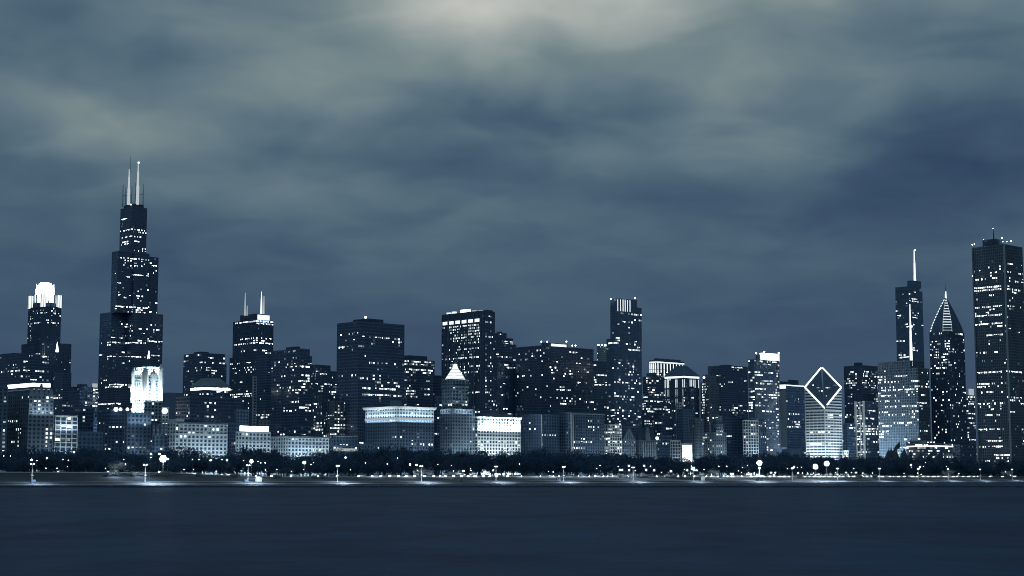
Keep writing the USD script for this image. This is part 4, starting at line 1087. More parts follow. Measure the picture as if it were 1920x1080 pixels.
# river tower with spire
T = B('skyscraper', 'rounded dark glass tower with a tall white lit spire', 1560, [(1678.5, 1704, 1729.5, 545), (1678.5, 1703, 1724, 538, {'part': 'upper', 'p': 0}), (1701, 1712, 1727, 527, {'part': 'top', 'p': 0})], 'glass', .05,
      lit=[(1704, 560, 1722, 568, .8), (1680, 568, 1702, 577, .4), (1680, 590, 1694, 596, .6), (1712, 585, 1722, 598, .4), (1696, 607, 1702, 612, .7), (1680, 639, 1694, 643, .8), (1712, 656, 1720, 659, .8), (1685, 665, 1698, 672, .6)], plant=False, cat='skyscraper')
Yc = T.secs[2][0][1] + 10
p0, p1, p2, p3 = (at_y(1715.5, yy, Yc) for yy in (527, 514, 492, 469))
for q in (p1, p2, p3):
    q[0] = p0[0]
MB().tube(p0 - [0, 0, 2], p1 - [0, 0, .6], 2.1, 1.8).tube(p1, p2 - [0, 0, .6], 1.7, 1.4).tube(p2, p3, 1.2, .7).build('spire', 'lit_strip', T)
dot(T, 1715.5, 468.5, Yc, 1.5, 'lit_panel')
# chevron topped tower
T = B('skyscraper', 'granite tower with a pointed chevron roof striped by light', 1335, [(1742.5, 1777, 1808, 622)], 'darkvert', .10,
      lit=[(1760, 622, 1768, 640, .6), (1744, 640, 1756, 660, .5), (1772, 640, 1782, 662, .75), (1750, 655, 1760, 690, .45), (1764, 660, 1776, 692, .65), (1776, 655, 1792, 662, .5), (1780, 700, 1786, 780, .55), (1750, 700, 1806, 850, .13)], litmat='lit_window_bright', plant=False, cat='skyscraper')
C, L, M, a, b = T.secs[0]
zap = at_y(1774, 556, C[1] + 12)[2]


def octo(s, ch):
    c = C + WEST * L / 2 + NORTH * M / 2
    l, m = L * s / 2, M * s / 2
    w, n = WEST, NORTH
    k, k2 = 1 - ch, .94
    return [c - w * l * k - n * m, c - w * l - n * m * k, c - w * l + n * m * k2, c - w * l * k2 + n * m, c + w * l * k + n * m, c + w * l + n * m * k, c + w * l - n * m * k2, c + w * l * k2 - n * m]


lv = [(0, 1.0, .52), (.18, .89, .56), (.42, .67, .62), (.7, .38, .66), (1, .04, .66)]
for i in range(4):
    MB().frustum(octo(*lv[i][1:]), octo(*lv[i + 1][1:]), b + .3 + (zap - b) * lv[i][0], b + .3 + (zap - b) * lv[i + 1][0]).build('roof_tier', 'dark_stone', T)
c0 = C + WEST * L / 2 + NORTH * M / 2
for k in range(12):
    f = .05 + 0.86 * k / 11
    s = np.interp(f, [x[0] for x in lv], [x[1] for x in lv])
    ch = np.interp(f, [x[0] for x in lv], [x[2] for x in lv])
    o = octo(s, ch)
    z = b + .3 + (zap - b) * f
    MB().tube((*(o[0] + (EAST + SOUTH) * .3), z), (*(o[1] + (EAST + SOUTH) * .3), z), .45, .45, 5).build('light_bar', 'lit_strip' if k > 1 else 'lit_dim', T)
    for side, oo in ((0, o[0]), (1, o[1])):
        MB().tube((*(oo + (EAST + SOUTH) * .35), z - 1.6), (*(oo + (EAST + SOUTH) * .35 + (c0 - oo) * .04), z + 1.6), .5, .4, 5).build('ridge_light', 'lit_dim', T)
    MB().tube((*(o[7] + SOUTH * .4), z - 1.2), (*(o[7] + SOUTH * .4 + EAST * 1.6), z + 1.2), .6, .6, 5).build('ridge_light', 'lit_strip', T)
c = C + WEST * L / 2 + NORTH * M / 2
MB().tube((*c, zap - 2), (*c, zap + 9), 1.4, .9, 8).build('lit_finial', 'lit_strip', T)
MB().tube((*c, zap + 9), (*c, at_y(1774, 531, c[1])[2]), .5, .12, 6).build('spire', 'dark_stone', T)
MB().frustum(octo(1.25, .5), octo(1.0, .5), GROUND, GROUND + 2).build('plinth', 'dark_stone', T)
T = B('skyscraper', 'very tall striped white tower with notched corners cut by the right edge', 1190, [(1823.5, 1882, 1917, 459)], 'vert', .05,
      lit=[(1827, 497, 1878, 512, .35), (1827, 521, 1878, 526, .4), (1827, 538, 1878, 545, .95), (1827, 572, 1880, 578, .95), (1827, 590, 1880, 595, .95), (1827, 583, 1860, 587, .4), (1827, 607, 1880, 612, .85), (1850, 624, 1880, 629, .8), (1848, 640, 1856, 650, .4), (1835, 657, 1870, 661, .5), (1827, 697, 1880, 702, 1.0), (1888, 696, 1916, 702, .9),
           (1828, 718, 1880, 727, .6), (1828, 735, 1880, 739, .4), (1828, 756, 1880, 771, .3), (1828, 775, 1880, 779, .6), (1828, 804, 1880, 808, .6), (1840, 822, 1880, 828, .8), (1828, 834, 1880, 842, .5), (1862, 852, 1885, 862, .8), (1888, 540, 1916, 545, .8), (1888, 574, 1916, 578, .5), (1888, 745, 1916, 748, .6), (1824, 459, 1917, 488, -1)],
      litmat='lit_window_bright', plant=False, cat='skyscraper', flood=[(0, 'S', 16, 45, 10)])
C, L, M, a, b = T.secs[0]
MB().box(C, NORTH, EAST, -1.2, 1.4, -.4, 1.2, GROUND, b).build('corner_pier', 'pale_stone', T)
MB().box(C + WEST * L, EAST, SOUTH, -1, 1.0, -.4, .8, GROUND, b).build('corner_pier', 'grey_stone', T)
roof_block(T, 1842, 1866, 1880, 447.5, 459, 1205)
Yc = C[1] + 22
mast(T, 'antenna_mast', 1862.5, 429, 448, Yc, .9, 'dark_stone')
for px, yy in ((1862.5, 428.5), (1823, 459), (1827, 457.5), (1844, 449), (1879, 446), (1880, 453), (1888, 453), (1896, 452), (1823.5, 517)):
    dot(T, px, yy, Yc, .65)
T = B('office_building', 'dark block of lit windows in the gap left of the very tall striped tower', 1500, [(1806, 1815, 1828, 742)], 'dark', .32, cat='building', plant=False)
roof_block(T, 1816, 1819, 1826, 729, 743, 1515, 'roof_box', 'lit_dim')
T = B('theatre_building', 'low glass theatre with bright horizontal light bands beside the metal bandshell', 1240, [(1700, 1752, 1787, 832)], 'glass', .25, lit=[(1705, 845, 1785, 858, .3)], plant=False, cat='building')
band(T, 0, zpix(T, 0, 836.5), 1.5, 'lit_panel')
roof_block(T, 1705, 1722, 1736, 826, 832, 1255, 'penthouse', 'grey_stone')
C, L, M, a, b = T.secs[0]
for k in range(9):
    p = C + WEST * (L * (.05 + .9 * k / 8)) + NORTH * 3
    MB().tube((*p, b), (*p, b + 1.5), .25, .2, 6).ball((*p, b + 2.0), .9, 1).build('roof_lamp', 'lit_panel', T)

# metal bandshell: curling ribbons of steel
T = Thing('bandshell', 'dark curling metal ribbons of a bandshell rising above the trees', 'bandshell', (*at_e(1690, HORIZON, 1225)[:2], GROUND))


def ribbon(px, ytop, width, lean, curl, e):
    top = at_e(px, ytop, e)
    base = np.array([top[0], top[1], GROUND])
    h = top[2] - GROUND
    nu, nv = 9, 12
    q = []
    for layer in (0.0, .6):
        for i in range(nu):
            for j in range(nv):
                u, v = i / (nu - 1) - .5, j / (nv - 1)
                w = width * math.sqrt(1 - .97 * v ** 2.6) * (1 + .2 * math.sin(v * 3)) if width > 6 else width * (1 - .6 * v)
                q.append((base[0] + u * w + lean * (v ** 2 if width > 6 else 2.4 * v ** 4 - 1.4 * v ** 2), base[1] + curl * (u * u * 4 - 1) * .5 - curl * .6 * v ** 3 + layer, base[2] + h * v * (1 - .35 * abs(u + .1) ** 1.5 * v)))
    idx = lambda l, i, j: l * nu * nv + i * nv + j
    f = []
    for i in range(nu - 1):
        for j in range(nv - 1):
            a_, b_, c_, d_ = (i, j), (i + 1, j), (i + 1, j + 1), (i, j + 1)
            f += [(idx(0, *a_), idx(0, *b_), idx(0, *c_)), (idx(0, *a_), idx(0, *c_), idx(0, *d_)), (idx(1, *a_), idx(1, *c_), idx(1, *b_)), (idx(1, *a_), idx(1, *d_), idx(1, *c_))]
    for i in range(nu - 1):
        for j in (0, nv - 1):
            f += [(idx(0, i, j), idx(1, i, j), idx(1, i + 1, j)), (idx(0, i, j), idx(1, i + 1, j), idx(0, i + 1, j))]
    for j in range(nv - 1):
        for i in (0, nu - 1):
            f += [(idx(0, i, j), idx(0, i, j + 1), idx(1, i, j + 1)), (idx(0, i, j), idx(1, i, j + 1), idx(1, i, j))]
    MB().add(q, f).build('metal_ribbon', 'sculpture_metal', T, smooth=40)


for px, yt, w, ln, cu, e in ((1662, 841, 9, 2, 5, 1226), (1670, 839, 13, 0, 5, 1229), (1674, 828.5, 4.5, 8, 3, 1232), (1682, 842, 10, -2, 5, 1226), (1697, 841, 15, -2, 6, 1228), (1704, 842, 8, 2, 4, 1226), (1720, 848, 16, 4, 4, 1225), (1736, 849, 17, 5, 5, 1227), (1752, 845, 16, 8, 5, 1229)):
    ribbon(px, yt, w, ln, cu, e)

# ---- dim fillers glimpsed low between the towers
for px0, pxc, px1, yt, e, lab in ((101, 118, 134, 700, 2300, 'dark slab glimpsed behind the white framed block at the left'), (545, 560, 592, 800, 1600, 'low dark block behind the arcaded pale building'), (655, 668, 690, 815, 1620, 'low dark block with few lights between lit apartments and corniced block'),
                                  (815, 820, 832, 745, 1560, 'dark low block left of the pyramid topped tower shaft'), (886, 900, 940, 770, 1600, 'dark block behind the brilliant white stone block'), (1130, 1150, 1200, 800, 1560, 'dark block behind the gabled halls'),
                                  (1225, 1240, 1262, 775, 1580, 'dim block behind the low building with a roof globe'), (1440, 1452, 1475, 840, 1500, 'low dark podium below the tower with the white roof box'), (1786, 1800, 1830, 835, 1300, 'low dark building right of the glass theatre')):
    B('office_building', lab, e, [(px0, pxc, px1, yt)], 'dark', .06)

# ================================================================== park: trees, lamps, traffic
def crown(rng, w, h, clumps, leaves, leaf, lumpy=.35, mat='foliage'):
    """Leaf clumps spread through an uneven crown; every leaf is a small tilted quad."""
    v, f = [], []
    lobes = [(rng.uniform(-.32, .32) * w, rng.uniform(-.32, .32) * w, rng.uniform(.35, .72) * h, rng.uniform(.28, .45) * w, rng.uniform(.2, .32) * h) for _ in range(7)]
    lobes.append((0, 0, .58 * h, .42 * w, .36 * h))
    for _ in range(clumps):
        x, y, z, a, b = lobes[rng.integers(len(lobes))]
        d = rng.normal(size=3)
        d /= np.linalg.norm(d)
        r = rng.uniform(.55, 1.0) ** .6
        c = np.array([x + d[0] * a * r, y + d[1] * a * r, z + d[2] * b * r])
        s = rng.uniform(.6, 1.3) * w * .075
        n = leaves
        p = c + rng.normal(size=(n, 3)) * [s, s, s * .7]
        for q in p:
            e1 = rng.normal(size=3)
            e1 /= np.linalg.norm(e1)
            e2 = np.cross(e1, rng.normal(size=3))
            e2 /= np.linalg.norm(e2) + 1e-9
            l = leaf * rng.uniform(.6, 1.3)
            k = len(v)
            v += [q - e1 * l, q + e2 * l * .6, q + e1 * l, q - e2 * l * .6]
            f += [(k, k + 1, k + 2), (k, k + 2, k + 3)]
    v = np.array(v)
    v[:, 2] *= h / np.percentile(v[:, 2], 99.3)
    v[:, 2] = np.maximum(v[:, 2], .16 * h)
    return v, f


def make_tree(label, group, seed, w, h, mat='foliage', clumps=95, leaves=26, leaf=.42, name='park_tree'):
    rng = np.random.default_rng(seed)
    t = Thing(name, label, 'tree', (0, 0, 0), group=group)
    m = MB().tube((0, 0, -1.5), (0, 0, .28 * h), .035 * h, .024 * h, 8)
    for k in range(6):
        an = k * 1.05 + rng.random()
        z0 = rng.uniform(.2, .36) * h
        tip = np.array([math.cos(an) * w * .3, math.sin(an) * w * .3, rng.uniform(.5, .75) * h])
        mid = np.array([math.cos(an) * w * .12, math.sin(an) * w * .12, z0 + .12 * h])
        m.tube((0, 0, z0), mid, .016 * h, .011 * h, 6).tube(mid, tip, .011 * h, .004 * h, 5)
    m.tube((0, 0, .27 * h), (0.2, .1, .7 * h), .022 * h, .006 * h, 6)
    m.build('trunk', 'bark', t)
    MB().add(*crown(rng, w, h, clumps, leaves, leaf)).build('crown', mat, t)
    return t


GT = 'dark leafy trees of the lakefront park'
protos = [make_tree('dark leafy park tree standing in the belt along the lakefront road', GT, 40 + k, w, h) for k, (w, h) in enumerate(((14, 15), (17, 16), (12, 16), (18, 14), (15, 18)))]
PH = (15, 16, 16, 14, 18)
tops = [(0, 847), (30, 842), (60, 840), (100, 848), (140, 842), (200, 846), (240, 853), (280, 849), (320, 845), (355, 842), (385, 850), (398, 859), (412, 858), (430, 846), (462, 841), (500, 843), (522, 850), (548, 858), (575, 861), (588, 847), (640, 845),
        (700, 847), (735, 839), (800, 836), (850, 843), (885, 842), (905, 852), (930, 858), (950, 846), (985, 840), (1020, 838), (1048, 856), (1065, 843), (1090, 846), (1102, 854), (1125, 846), (1150, 846), (1168, 856), (1200, 853), (1255, 861), (1285, 864), (1310, 859),
        (1345, 851), (1385, 846), (1425, 847), (1450, 850), (1500, 850), (1530, 857), (1548, 859), (1585, 856), (1650, 855), (1685, 858), (1760, 860), (1800, 857), (1850, 863), (1890, 862), (1925, 862)]
tx, ty = zip(*tops)
rng = np.random.default_rng(77)
placed = [False] * 5
n_trees = 0


def put_tree(k, p, hgt, rz):
    global n_trees
    n_trees += 1
    s = hgt / PH[k]
    if not placed[k]:
        placed[k] = True
        src = protos[k]
        x = UsdGeom.Xformable(src.prim)
        x.ClearXformOpOrder()
        src.prim.RemoveProperty('xformOp:translate')
        x.AddTranslateOp(opSuffix='place').Set(Gf.Vec3d(*map(float, p)))
        x.AddRotateZOp(opSuffix='place').Set(math.degrees(rz))
        x.AddScaleOp(opSuffix='place').Set(Gf.Vec3f(1.0, 1.0, 1.0))
    else:
        copy_of(protos[k], p, rz, scale=(s * 1.08, s * 1.08, s))


def lawn_z(e, n):
    r = road_z(n)
    return r + (GROUND - r) * min(max((e - 927) / (1415 - 927), 0), 1)


for row, (elo, ehi, stepm, dtop) in enumerate(((1260, 1390, 15, 0), (1080, 1240, 14, 1), (962, 1060, 12, 6), (945, 975, 21, 17))):
    x = -25.0
    while x < 1950:
        e = rng.uniform(elo, ehi)
        top = np.interp(x, tx, ty) - 4 + dtop + rng.uniform(-1.5, 4.0) + (rng.uniform(0, 9) if row >= 2 else 0)
        P = at_e(x, top, e)
        n = P[:2] @ NORTH
        z = lawn_z(e, n)
        h = P[2] - z
        if h > 4 and not (row == 3 and rng.random() < .45):
            h = min(h, 26)
            put_tree(int(rng.integers(5)), (P[0], P[1], z - .3), h, rng.uniform(0, 6.28))
        Y = P[1]
        x += stepm * rng.uniform(.75, 1.3) * F / Y * .9

def disk_lamp(path, loc, power, r=.35):
    l = UsdLux.DiskLight.Define(stage, path)
    l.CreateRadiusAttr(r)
    l.CreateIntensityAttr(float(power))
    l.CreateColorAttr(Gf.Vec3f(.92, .98, 1.0))
    l.AddTranslateOp().Set(Gf.Vec3d(*map(float, loc)))


# ---- shrubs on the slope, some lit by the lamps
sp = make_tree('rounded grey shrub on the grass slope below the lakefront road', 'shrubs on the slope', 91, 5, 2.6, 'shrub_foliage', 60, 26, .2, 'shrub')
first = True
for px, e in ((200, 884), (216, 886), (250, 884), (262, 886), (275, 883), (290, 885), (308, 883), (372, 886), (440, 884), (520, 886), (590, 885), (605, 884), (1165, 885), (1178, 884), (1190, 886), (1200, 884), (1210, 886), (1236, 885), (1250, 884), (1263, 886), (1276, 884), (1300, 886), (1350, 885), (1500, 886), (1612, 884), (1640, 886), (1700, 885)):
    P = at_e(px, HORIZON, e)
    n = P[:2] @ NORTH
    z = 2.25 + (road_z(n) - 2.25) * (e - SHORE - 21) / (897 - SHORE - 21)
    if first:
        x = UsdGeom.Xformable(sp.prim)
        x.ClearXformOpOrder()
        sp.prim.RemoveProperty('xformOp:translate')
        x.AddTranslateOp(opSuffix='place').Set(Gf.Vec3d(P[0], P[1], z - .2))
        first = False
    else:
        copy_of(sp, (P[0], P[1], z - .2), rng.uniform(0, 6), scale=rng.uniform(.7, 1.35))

for px in (215, 262, 480, 1172, 1186, 1205, 1248, 1350):
    P = at_e(px, HORIZON, 881)
    disk_lamp(numbered('/World', 'slope_lamp_light'), (P[0], P[1], 10.0), 1500.0, .3)

for px, f in ((306, 4000), (1424, 9000), (1530, 6000), (1550, 8000)):
    P = at_e(px, HORIZON, 856)
    disk_lamp(numbered('/World', 'flood_pool_light'), (P[0], P[1], 12.0), f, .35)

# ---- blossoming trees that glow in lamplight
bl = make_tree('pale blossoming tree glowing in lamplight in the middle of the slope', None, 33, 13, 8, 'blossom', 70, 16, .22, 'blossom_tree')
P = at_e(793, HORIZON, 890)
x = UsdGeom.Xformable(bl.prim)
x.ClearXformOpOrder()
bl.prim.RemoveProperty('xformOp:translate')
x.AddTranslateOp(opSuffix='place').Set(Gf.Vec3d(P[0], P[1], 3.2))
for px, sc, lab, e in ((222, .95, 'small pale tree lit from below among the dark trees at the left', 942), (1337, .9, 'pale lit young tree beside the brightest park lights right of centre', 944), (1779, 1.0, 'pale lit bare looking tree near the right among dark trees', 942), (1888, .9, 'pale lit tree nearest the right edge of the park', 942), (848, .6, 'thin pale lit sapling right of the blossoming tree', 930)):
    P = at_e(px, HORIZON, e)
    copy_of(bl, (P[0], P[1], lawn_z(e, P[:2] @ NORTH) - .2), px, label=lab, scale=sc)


# ---- lamps
def placed_thing(src, pos, rz):
    x = UsdGeom.Xformable(src.prim)
    x.ClearXformOpOrder()
    src.prim.RemoveProperty('xformOp:translate')
    x.AddTranslateOp(opSuffix='place').Set(Gf.Vec3d(*map(float, pos)))
    x.AddRotateZOp(opSuffix='place').Set(math.degrees(rz))


H = 10.0
lp = Thing('promenade_lamp', 'twin headed lamp post on the promenade nearest the left edge', 'street lamp', (0, 0, 0), group='promenade lamps')
MB().tube((0, 0, -.3), (0, 0, 1.0), .30, .22, 10).build('base', 'lamp_metal', lp)
MB().tube((0, 0, 1.0), (0, 0, H), .20, .13, 8).build('pole', 'lamp_metal', lp)
MB().tube((0, 0, 3.6), (0, 0, 4.0), .75, .75, 10).build('collar', 'lamp_metal', lp)
for s in (-1, 1):
    MB().tube((0, 0, H - .3), (0, s * .75, H + .15), .08, .07, 6).build('arm', 'lamp_metal', lp)
    hd = MB().box((0, s * .9), (1, 0), (0, 1), -.28, .28, -.5, .5, H + .12, H + .42).build('lamp_head', 'lamp_metal', lp)
    MB().ball((0, s * .9, H + .02), .38, 2, .8).build('lamp_lens', 'lamp_lens', hd)
LAMP_LABELS = ['twin headed lamp post on the promenade nearest the left edge', 'single bright lamp post on the promenade left of the leftmost dazzling floodlight', 'twin headed lamp post on the promenade in front of the building with the roof sign', 'lamp post on the promenade below the black box tower',
               'lamp post on the promenade beside the blossoming tree', 'twin headed lamp post on the promenade below the brilliant white stone block', 'twin headed lamp post on the promenade below the grey block with a bright corner bay', 'lamp post on the promenade below the steep gabled hall front',
               'lamp post on the promenade in front of the glowing white front', 'lamp post on the promenade beside the small kiosk', 'lamp post on the promenade below the pale edged slab tower', 'bright lamp post on the promenade just right of the two close floodlights', 'lamp post on the promenade below the broad uplit slab of fine piers',
               'lamp post on the promenade below the metal bandshell', 'lamp post on the promenade below the chevron topped tower', 'lamp post on the promenade below the very tall striped tower', 'lamp post on the promenade nearest the right edge']
lamps = [(60, 0), (272, 1), (465, 2), (633, 3), (790, 4), (930, 5), (1057, 6), (1187, 7), (1300, 8), (1424, 9), (1486, 10), (1570, 11), (1649, 12), (1722, 13), (1778, 14), (1838, 15), (1898, 16)]
for k, (px, _) in enumerate(lamps):
    P = at_e(px, HORIZON, 858)
    rz = math.atan2(NORTH[1], NORTH[0]) - math.pi / 2
    if k == 0:
        placed_thing(lp, (P[0], P[1], 1.9), rz)
    else:
        copy_of(lp, (P[0], P[1], 1.85), rz, label=LAMP_LABELS[k])
    q = P[:2] + EAST * 7.5
    disk_lamp(numbered('/World', 'promenade_lamp_light'), (q[0], q[1], 1.9 + 8.6), LAMP_POWER * (.55, 1.25, 1, 1.1, 1.2, .9, 1, .9, .6, .8, .5, .9, .6, .5, .7, .6, .5)[k])

fl = Thing('floodlight_mast', 'floodlight mast on the lakefront, leftmost of the four dazzling ones', 'floodlight', (0, 0, 0))
MB().tube((0, 0, -.3), (0, 0, 12), .24, .15, 8).build('pole', 'lamp_metal', fl)
MB().box((0, 0), (1, 0), (0, 1), -1.6, 1.6, -.12, .12, 11.4, 11.6).box((0, 0), (1, 0), (0, 1), -1.6, 1.6, -.12, .12, 12.8, 13.0).box((0, 0), (1, 0), (0, 1), -.12, .12, -.13, .13, 11.0, 14).build('crossarm', 'lamp_metal', fl)
for i in range(7):
    an = math.pi * i / 3
    c = (1.5 * math.cos(an) * (i < 6), -.25, 12.4 + 1.5 * math.sin(an) * (i < 6))
    h = MB().tube((c[0], .15, c[2] + .1), (c[0], -.5, c[2] - .05), .4, .72, 12).build('lamp_housing', 'lamp_metal', fl)
    MB().ball((c[0], -.52, c[2] - .05), .74, 2, .9).build('flood_lens', 'flood_lens', h)
for k, (px, py, lab) in enumerate(((306, 860, None), (1424, 868, 'floodlight mast with dazzling lamps standing above the small kiosk'), (1529, 875, 'lower of the two dazzling floodlight masts below the diamond roofed building'), (1550, 869, 'higher of the two dazzling floodlight masts below the diamond roofed building'))):
    P = at_e(px, py, 935)
    pos = (P[0], P[1], P[2] - 12.4)
    rz = math.atan2(-P[0], P[1]) * .9
    if k == 0:
        placed_thing(fl, pos, rz)
    else:
        copy_of(fl, pos, rz, label=lab)
copy_of(fl, (*at_e(471, HORIZON, 935)[:2], at_e(471, 865, 935)[2] - 6.5), .2, label='small floodlight mast beside a twin headed lamp post left of centre', scale=.52)
copy_of(fl, (*at_e(570, HORIZON, 935)[:2], at_e(570, 867, 935)[2] - 5.8), .2, label='small floodlight mast in front of the arcaded pale building', scale=.47)

GL = 'small globe lamps among the park trees'
globes = [(7, 855), (20, 855), (59, 862), (88, 859), (69, 864), (118, 862), (128, 863), (139, 848), (127, 875), (107, 878), (86, 878), (198, 878), (235, 870), (232, 862), (283, 851), (299, 851), (283, 858), (315, 861), (361, 862), (373, 862), (395, 863), (416, 862), (426, 863), (345, 880), (363, 880), (457, 863),
          (484, 865), (489, 868), (497, 868), (498, 881), (519, 880), (547, 884), (588, 867), (583, 871), (570, 880), (648, 858), (685, 868), (657, 881), (726, 870), (745, 859), (769, 871), (781, 872), (783, 882), (821, 871), (847, 873), (869, 883), (883, 882), (882, 879), (925, 882), (868, 884), (908, 884), (850, 883),
          (974, 870), (1029, 884), (1037, 885), (1119, 878), (1125, 873), (1159, 875), (1179, 873), (1180, 882), (1191, 882), (1208, 873), (1212, 881), (1227, 882), (1220, 874), (1240, 886), (1258, 884), (1283, 881), (1320, 881), (1334, 889), (1348, 874), (1363, 874), (1385, 883), (1392, 876), (1390, 886), (1401, 873), (1403, 886), (1414, 887), (1424, 882),
          (1446, 886), (1454, 886), (1476, 878), (1489, 876), (1495, 876), (1503, 876), (1497, 887), (1505, 887), (1514, 887), (1525, 887), (1567, 886), (1587, 886), (1597, 886), (1605, 886), (1618, 887), (1636, 887), (1601, 878), (1708, 872), (1709, 876), (1725, 875), (1735, 867), (1732, 875), (1721, 887), (1727, 889), (1695, 888), (1775, 875), (1798, 888), (1885, 885), (1163, 881), (1167, 881), (1289, 882), (1297, 880), (1302, 881), (1306, 882), (1370, 888), (1374, 888), (1296, 874)]
big = {(1163, 881), (1167, 881), (1289, 882), (1297, 880), (1302, 881), (1306, 882), (1370, 888), (1374, 888), (59, 862), (88, 859), (139, 848), (283, 851), (299, 851), (315, 861), (395, 863), (426, 863), (648, 858), (769, 871), (781, 872), (869, 883), (925, 882), (1179, 873), (1180, 882), (1208, 873), (1212, 881), (1227, 882), (1258, 884), (1446, 886), (1454, 886), (1497, 887), (1587, 886), (1605, 886), (1489, 876), (1708, 872), (1725, 875)}
glp = {}
for hgt in (3.5, 5, 7, 9, 11, 13):
    for sz, r, mt in (('small', .20, 'globe'), ('large', .46, 'globe_large')):
        t = Thing('park_lamp', 'small globe lamp on a thin post among the park trees' if sz == 'small' else 'larger bright globe lamp on a post among the park trees', 'lamp', (0, 0, 0), group=GL if sz == 'small' else 'larger globe lamps among the park trees')
        MB().tube((0, 0, -1.5), (0, 0, hgt - r), .09, .06, 6).build('post', 'bark', t)
        MB().tube((0, 0, hgt - r - .15), (0, 0, hgt - r + .08), .16, .2, 8).build('holder', 'lamp_metal', t)
        MB().ball((0, 0, hgt), r, 2).build('globe', mt, t)
        glp[(hgt, sz)] = [t, False]
for px, py in globes:
    sz = 'large' if (px, py) in big else 'small'
    P = at_e(px, py, 940 + (px * 7 % 5))
    g = lawn_z(940, P[:2] @ NORTH)
    hgt = min((3.5, 5, 7, 9, 11, 13), key=lambda h: abs(h - (P[2] - g)))
    pos = (P[0], P[1], P[2] - hgt)
    rec = glp[(hgt, sz)]
    if not rec[1]:
        rec[1] = True
        placed_thing(rec[0], pos, 0)
    else:
        copy_of(rec[0], pos)
for t, used in glp.values():
    if not used:
        stage.RemovePrim(t.path)

# ---- traffic on the lakefront road
cars = []
for k, paint in enumerate(('car_paint_dark', 'car_paint_pale')):
    t = Thing('car', 'dark car with white headlights driving along the lakefront road' if k == 0 else 'pale car with white headlights driving along the lakefront road', 'car', (0, 0, 0), group='dark cars on the lakefront road' if k == 0 else 'pale cars on the lakefront road')
    prof = [(-2.2, .35), (2.15, .35), (2.25, .6), (2.1, .85), (1.1, .98), (.45, 1.42), (-1.1, 1.45), (-1.9, 1.0), (-2.25, .9)]
    from shapely.geometry import Polygon
    body = trimesh.creation.extrude_polygon(Polygon(prof), 1.75, engine='earcut')
    R4 = np.array([[1, 0, 0], [0, 0, -1], [0, 1, 0]])
    MB().add(body.vertices @ R4.T + [0, .875, 0], body.faces).build('body', paint, t)
    MB().frustum([(1.0, -.885), (1.0, .885), (-1.7, .885), (-1.7, -.885)], [(.45, -.885), (.45, .885), (-1.15, .885), (-1.15, -.885)], .98, 1.38).build('window_glass', 'window_glass', t)
    for x in (-1.35, 1.4):
        for y in (-.8, .8):
            MB().tube((x, y - .12, .33), (x, y + .12, .33), .33, .33, 12).build('wheel', 'tyre', t)
    for y in (-.6, .6):
        MB().ball((2.22, y, .68), .17, 1).build('headlight', 'headlight', t)
        MB().ball((-2.22, y, .8), .1, 1).build('taillight', 'taillight', t)
    cars.append([t, False])
SPANS = ((0, 300, 95), (300, 480, 70), (480, 700, 40), (700, 960, 15), (960, 1160, 8), (1160, 1330, 18), (1330, 1580, 8.5), (1580, 1830, 9), (1830, 1925, 22))
for x0, x1, st_ in SPANS:
    x = x0 + 4.0
    while x < x1:
        for lane_e, away in ((901.5, True), (908, True)) if st_ < 16 else ((901.5 if rng.random() < .5 else 908, True),):
            P = at_e(x + rng.uniform(-2, 2), HORIZON, lane_e)
            n = P[:2] @ NORTH
            rz = math.atan2(SOUTH[1], SOUTH[0])
            pos = (P[0], P[1], road_z(n) + .02)
            c = cars[int(rng.random() < .3)]
            if not c[1]:
                c[1] = True
                placed_thing(c[0], pos, rz)
            else:
                copy_of(c[0], pos, rz)
        x += st_ * rng.uniform(.75, 1.3)

# low concrete barrier between road and slope
br = Thing('road_barrier', 'low pale concrete barrier along the lake side of the road', 'barrier', (*grid(896, 800)[:2], 4.5))
ns = np.arange(300, 1500, 6.0)
for k, a in enumerate(ns):
    z0 = min(road_z(a), road_z(a + 6))
    m = MB().box(grid(895.9, a)[:2], WEST, NORTH, 0, .45, .03, 5.97, z0 - .7, z0 + .30).box(grid(895.9, a)[:2], WEST, NORTH, .1, .35, .04, 5.96, z0 + .3001, z0 + .48)
    m.build('barrier_block', 'concrete', br)
# road lamps: short lit lantern posts that light road and barrier
for px in list(range(975, 1160, 30)) + list(range(1340, 1580, 32)) + list(range(1615, 1830, 32)) + [700, 760, 830, 890]:
    P = at_e(px, HORIZON, 896.2)
    q = P[:2] + EAST * 3
    z = road_z(P[:2] @ NORTH)
    disk_lamp(numbered('/World', 'road_lamp_light'), (q[0], q[1], z + 6.0), 1500.0 * float(rng.uniform(.5, 1.5)), .3)

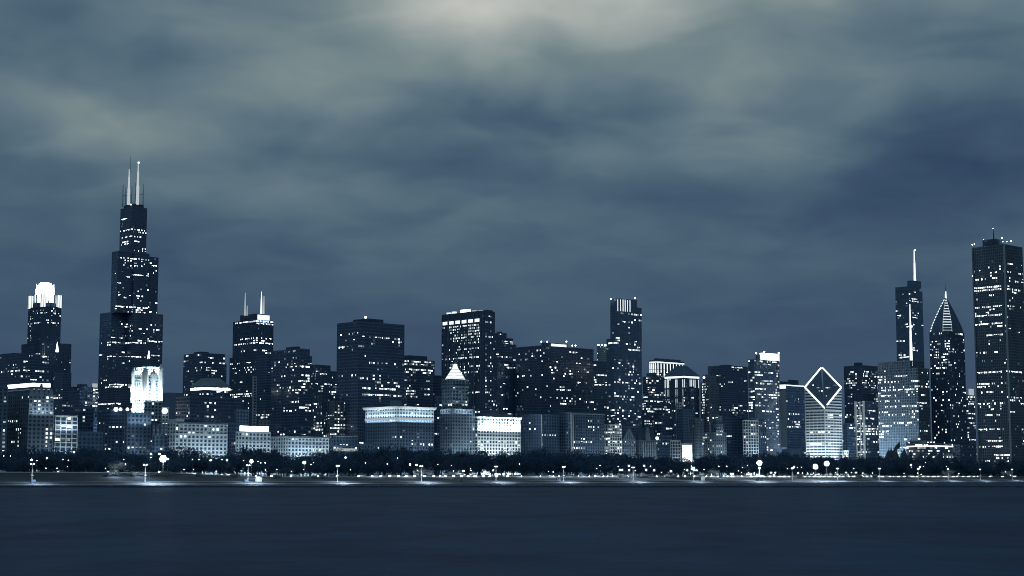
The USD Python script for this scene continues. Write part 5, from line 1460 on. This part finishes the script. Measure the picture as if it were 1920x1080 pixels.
# ---- small things on the promenade
kz = at_e(1424, HORIZON, 857)
T = Thing('kiosk', 'small open kiosk with a pitched roof on the promenade below a floodlight', 'kiosk', (*kz[:2], 1.9))
o = kz[:2]
for a_ in (-3.2, 3.2):
    for b_ in (-2, 2):
        p = o + NORTH * a_ + WEST * b_
        MB().tube((*p, 1.9), (*p, 4.6), .14, .14, 6).build('post', 'lamp_metal', T)
MB().box(o, NORTH, WEST, -2.6, 2.6, -1.4, 1.4, 1.9, 3.0).build('counter', 'dark_stone', T)
r0 = [o + NORTH * a_ + WEST * b_ for a_, b_ in ((-4.4, 3), (-4.4, -3), (4.4, -3), (4.4, 3))]
r1 = [o + NORTH * a_ + WEST * b_ for a_, b_ in ((-1.6, .2), (-1.6, -.2), (1.6, -.2), (1.6, .2))]
MB().frustum(r0[::-1], r1[::-1], 4.6, 6.3).build('roof', 'grey_stone', T)
for px, w, h, lab, e in ((1318, 2.2, 3.4, 'tall white tent like booth on the promenade right of centre', 860), (485, 3.0, 3.2, 'small white arched tent on the promenade left of centre', 860)):
    P = at_e(px, HORIZON, e)
    T = Thing('tent', lab, 'tent', (P[0], P[1], 1.9))
    MB().box(P[:2], NORTH, WEST, -w / 2, w / 2, -w / 2, w / 2, 1.9, 1.9 + h * .7).build('wall', 'canvas', T)
    o = P[:2]
    rr = [o + NORTH * a_ + WEST * b_ for a_, b_ in ((-w * .55, w * .55), (-w * .55, -w * .55), (w * .55, -w * .55), (w * .55, w * .55))][::-1]
    MB().frustum(rr, [o + (p - o) * .15 for p in rr], 1.9 + h * .7, 1.9 + h).build('roof', 'canvas', T)
for px, w, lab in ((62, 2.6, 'dark equipment box on the quay near the left edge'), (460, 2.2, 'dark equipment box on the quay beside the left small white tent'), (1047, 3.2, 'dark equipment box on the quay near a lamp post in the middle'), (863, 1.6, 'small dark box on the quay right of the blossoming tree')):
    P = at_e(px, HORIZON, 855.5)
    T = Thing('equipment_box', lab, 'box', (P[0], P[1], 1.9))
    MB().box(P[:2], NORTH, WEST, -w / 2, w / 2, -.8, .8, 1.905, 3.3).build('cabinet', 'dark_stone', T)
    MB().box(P[:2], NORTH, WEST, -w / 2 - .1, w / 2 + .1, -.9, .9, 3.3, 3.42).build('lid', 'roof_dark', T)
